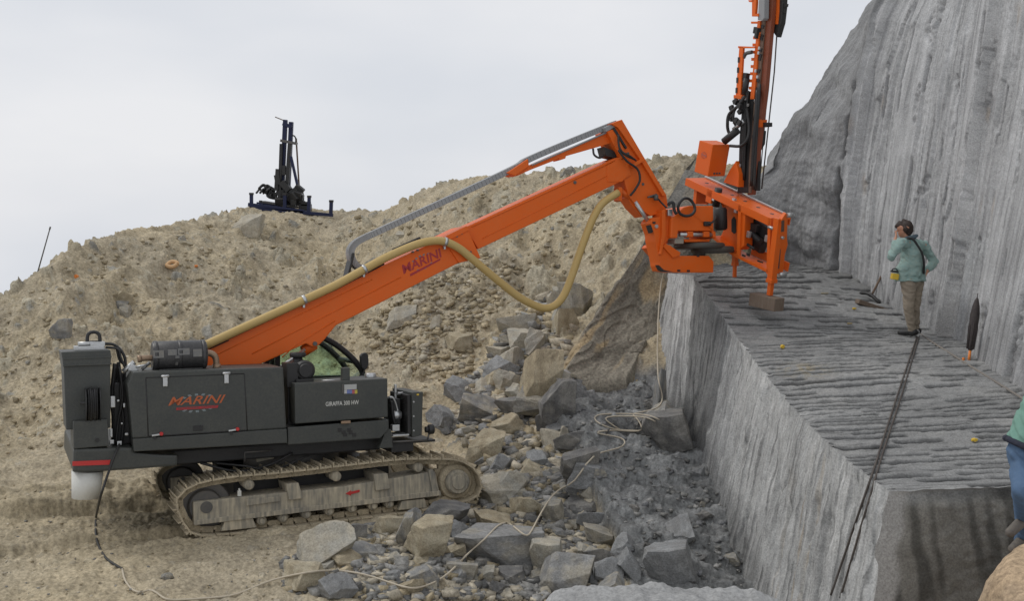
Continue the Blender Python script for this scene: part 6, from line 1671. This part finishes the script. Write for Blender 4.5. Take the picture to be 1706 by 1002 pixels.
jk = blob('jacket', jc, TEAL, p1, .011, 4, [(Vector((0, 0, hem)), Vector((0, 0, -1)))], .014, 1)
m = MB(); m.tube([J(1513, 396, -.10), J(1508, 398, 0), J(1513, 397, .09), J(1522, 394, .10), J(1527, 393, .0), J(1523, 396, -.08), J(1513, 396, -.10)], .026, 10); m.build('collar', paint('navy_collar', (.06, .10, .13), .85, .1), jk)
m = MB(); m.tube([J(1498 + 42 * k / 12, 467.5 + .8 * math.sin(k), -.20 * math.sin(math.pi * k / 12) ** .5) for k in range(13)], .012, 8); m.build('hem', TEAL, jk)
m = MB(); sp_ = catmull([J(1511, 397, -.16), J(1520, 398, -.19), J(1528, 408, -.20), J(1536, 422, -.19), J(1539, 437, -.16), J(1539, 456, -.06)])
for a_, b_ in zip(sp_[:-1], sp_[1:]): m.tube([a_, b_], .017, 8)
m.build('shoulder_strap', BLACK, p1, False)
KH = paint('khaki_trouser_cloth', (.29, .24, .18), .9, .3, (.36, .31, .25))
blob('trousers', [(pv, hL, .135, .12), (pv, hR, .135, .12), (hL, kL, .112, .078), (kL, aL_ - Vector((0, 0, .0)), .076, .062), (hR, kR, .112, .078), (kR, aR_, .076, .062)], KH, p1, .011, 3, None, .012, 2)
for a_ in (aL_, aR_):
    blob('shoe', [(a_ - Vector((0, 0, .03)) - fdir * .04, a_ + fdir * .17 - Vector((0, 0, .055)), .052, .040), (a_, a_ - Vector((0, 0, .05)), .048, .05)], BLACK, p1, .008, 2)
q = J(1490.5, 461, -.12)
bx = MB(); bx.box((0, 0, 0), (.10, .09, .09), (0, .15, 0), .012)
o = bx.build('instrument_case', YELLOW); o.location = B1 + q; tag(o, 'yellow instrument case hanging at the waist of the person by the cliff', 'case')
m = MB(); m.box((-.005, 0, .075), (.10, .07, .03), (0, .1, 0), .008).tube(catmull([(-.045, 0, .08), (-.03, 0, .11), (.02, 0, .11), (.05, 0, .06)]), .009, 8); m.build('case_lid', BLACK, o, False)
# --- person climbing at the right edge
Y2 = 8.35
B2 = Vector((0, 0, 0)); B2 = P(1705, 915, Y2)
def K(px, py, dy=0.0): return P(px, py, Y2 + dy) - B2
p2 = empty('person', Matrix.Translation(B2), 'person in blue jeans and green jacket stepping up behind the boulder at right', 'person')
pv = K(1712, 748, 0); hN = K(1706, 762, .05); hF = K(1718, 762, .22); kN = K(1703, 818, -.22); aN = K(1705, 865, .06); kF = K(1716, 832, .02); aF = K(1704, 898, .24)
ch_ = K(1752, 668, 0); nk = K(1764, 640); hc = K(1786, 606, 0); sN = K(1752, 655, -.2); sF = K(1768, 655, .2); eN = K(1796, 712, -.22); wN = K(1846, 718, -.1); eF = K(1810, 706, .22); wF = K(1858, 700, .12)
caps = []
F_, U_, S_ = head(caps, hc, Vector((-.7, -.6, -.25)), Vector((.1, 0, 1)))
caps += [(nk, hc, .056, .055), (ch_, pv, .13, .13), (sN, sF, .075, .075), (sN, eN, .05, .04), (eN, wN, .04, .028), (sF, eF, .05, .04), (eF, wF, .04, .028), (hN, kN, .08, .055), (kN, aN, .053, .037), (hF, kF, .08, .055), (kF, aF, .053, .037), (pv, hN, .09, .08), (pv, hF, .09, .08),
         (aN, K(1687, 884, -.06), .036, .03), (aF, K(1690, 912, .12), .036, .03)]
hand(caps, wN, Vector((.8, .2, -.5)), Vector((.2, .8, .3)), .5); hand(caps, wF, Vector((.8, -.2, -.5)), Vector((.2, -.8, .3)), .5)
blob('body', caps, SKIN, p2, .009, 3)
blob('hair', [(hc + U_ * .045 - F_ * .035, hc + U_ * .055 + F_ * .04, .089, .074), (hc - F_ * .05 + U_ * .02, hc - F_ * .05 - U_ * .05, .085, .06)], HAIR, p2, .010, 2, wr=.01)
dT = (ch_ - pv).normalized()
jk2 = blob('jacket', [(pv + dT * .05, ch_, .185, .20), (ch_, nk, .19, .10), (sN, sF, .105, .105), (sN, eN, .09, .075), (eN, eN + (wN - eN) * .85, .075, .05), (sF, eF, .09, .075), (eF, eF + (wF - eF) * .85, .075, .05), (pv - dT * .02, pv + dT * .2, .165, .19)],
     paint('green_jacket_cloth', (.16, .31, .25), .85, .2, (.22, .33, .27)), p2, .012, 4, [(pv + dT * .0, -dT)], .012, 5)
s1 = dT.cross(Vector((0, 1, 0))).normalized()
m = MB(); m.tube([pv + dT * .005 + s1 * .175 * math.cos(t_) + Vector((0, .17 * math.sin(t_), 0)) for t_ in [6.28318 * k / 30 for k in range(31)]], .026, 10); m.build('hem', paint('navy_hem', (.012, .016, .035), .8, .05), jk2)
blob('jeans', [(pv - dT * .03, hN, .145, .125), (pv - dT * .03, hF, .145, .125), (hN, kN, .115, .085), (kN, aN, .082, .062), (hF, kF, .115, .085), (kF, aF, .082, .064)], paint('blue_denim', (.075, .135, .235), .9, .3, (.14, .20, .28), dscale=4), p2, .012, 3, None, .010, 6)
for a_, t_ in ((aN, K(1686, 885, -.06)), (aF, K(1690, 913, .12))):
    d = (t_ - a_).normalized()
    blob('shoe', [(a_ - d * .06 - Vector((0, 0, .015)), t_ + d * .03, .05, .040), (a_, a_ - Vector((0, 0, .02)), .046, .05)], paint('grey_shoe', (.10, .09, .085), .7, .3), p2, .009, 2)

# ================================================================== cords and ropes, laid where the sight lines meet the scene
bpy.context.view_layer.update()
DG = bpy.context.evaluated_depsgraph_get()
def cast(px, py, lift=.012):
    d = ray(px, py).normalized()
    ok, loc, nrm, idx, ob, mx_ = SC.ray_cast(DG, CAM + d * 5.2, d)
    return loc - d * lift if ok else hit(px, py)
def laid(pts, r, lift=.012, n=3, maxjump=.8):
    q = [Vector((x, y, 0)) for x, y in pts]; q = catmull(q, n)
    out = []
    for v_ in q:
        c_ = cast(v_.x, v_.y, lift + r)
        if out and (c_ - out[-1]).length > maxjump:
            c_ = P(v_.x, v_.y, out[-1].y * .75 + c_.y * .25)
        out.append(c_)
    for k in range(2):
        out = [out[0]] + [(a + b * 2 + c) / 4 for a, b, c in zip(out[:-2], out[1:-1], out[2:])] + [out[-1]]
    for k in range(2):
        for i, p in enumerate(out):                    # keep it on top of the stones
            d = (p - CAM).normalized(); ok, loc, nrm, idx, ob, mx_ = SC.ray_cast(DG, CAM + d * 5.2, d)
            if ok and (loc - CAM).length < (p - CAM).length + lift * .5 and (p - loc).length < .6: out[i] = loc - d * (lift + r * 1.2)
    return out
def hang(pts, n=16, lift=.035):
    """A rope lying over the bench top, then hanging free from its edge."""
    out = []
    for a, b in zip(pts[:-2], pts[1:-1]):
        for k in range(n): out.append(cast(a[0] + (b[0] - a[0]) * k / n, a[1] + (b[1] - a[1]) * k / n, lift))
    for q_ in range(3): out = [out[0]] + [(a + b * 2 + c) / 4 + Vector((0, 0, .004)) for a, b, c in zip(out[:-2], out[1:-1], out[2:])] + [out[-1]]
    E = out[-1] + (out[-1] - out[-2]) * .5; a, b = pts[-2], pts[-1]; Yb = cast(*b).y - .10
    Ye = E.y
    for k in range(n + 1):
        f = k / n; out.append(P(a[0] + (b[0] - a[0]) * f, a[1] + (b[1] - a[1]) * f, 1 / ((1 - f) / Ye + f / Yb)))
    for i, p in enumerate(out):
        d = (p - CAM).normalized(); ok, loc, nrm, idx, ob, mx_ = SC.ray_cast(DG, CAM + d * 5.2, d)
        if ok and (loc - CAM).length < (p - CAM).length + .03: out[i] = loc - d * .035
    return out
def rope(name, pls, r, mat, label, cat):
    m = MB()
    O = pls[0][0]
    for pts in pls: m.tube([p - O for p in pts], r, 8)
    o = m.build(name, mat, None, False); o.location = O
    return tag(o, label, cat)
WC = [(203.7, 949), (208, 968.6), (222.8, 986), (240, 987.7), (253.5, 983), (272.6, 998), (293, 1001), (352, 997), (395.7, 992), (439.7, 971.5), (492, 958), (550, 950.5), (607, 957.6), (649, 971.6), (683, 981.5), (711, 977), (747, 957.6),
      (778, 924), (809, 898.5), (829, 876), (849, 872), (874, 894), (885, 887), (902, 853.5), (928, 816.6), (958, 804.6), (986, 758.5), (1032, 748.4), (1042, 736), (1028, 728), (990, 722), (1016, 717), (1060, 720), (1070.5, 714), (1060, 696), (1054, 690), (1080, 685),
      (1098, 678), (1104, 664), (1100, 645), (1096.6, 632), (1095, 590), (1096, 540), (1101, 470), (1112, 440)]
L2 = [(1098.6, 700), (1076, 691), (1028, 690), (994, 691.5), (991.5, 702), (1016, 714), (1040, 717.5), (1066, 718)]
L3 = [(1092, 703), (1072, 694.5), (1018, 694), (1008, 700), (1032, 716)]
rope('cord', [laid(WC, .0105, .02), laid(L2, .0105), laid(L3, .0105)], .0105, ROPEW, 'long pale cord winding from the bare ground through rubble to coils by the ledge', 'cord')
bc_ = [MF.M @ p3(199, 741, -1.12), MF.M @ p3(192, 757, -1.22), MF.M @ p3(180, 790, -1.28), MF.M @ p3(167, 830, -1.3)]
e_ = laid([(160, 862), (159, 885), (163, 908), (176, 931), (192, 942), (203.7, 949)], .012)
rope('power_cable', [catmull(bc_ + e_, 5)], .014, BLACK, 'black cable hanging from the left end of the drilling machine to the ground', 'cable')
kn = cast(1528, 562)
m_ = [kn + Vector((.03 * math.cos(t_), 0, .05 * math.sin(t_) + .05)) for t_ in [6.28318 * k / 16 for k in range(17)]]
rp = rope('double_rope', [hang([(1528, 561), (1495, 661), (1460, 770), (1384, 993)]), hang([(1531, 562), (1502, 661), (1466, 771), (1400, 997)])], .0105, ROPED, 'pair of dark ropes running from the standing person over the ledge front corner', 'rope')
mm = MB(); mm.tube([q_ - rp.location for q_ in m_], .012, 8); mm.build('shackle', STEEL, rp)
rope('wire_rope', [laid([(1533, 557), (1560, 575), (1581, 588), (1617, 611), (1667.5, 642), (1720, 675)], .014, .006, 4, .6)], .014, paint('grey_rope', (.17, .155, .145), .7, .3), 'single greyish rope along the foot of the cliff right of the umbrella', 'rope')
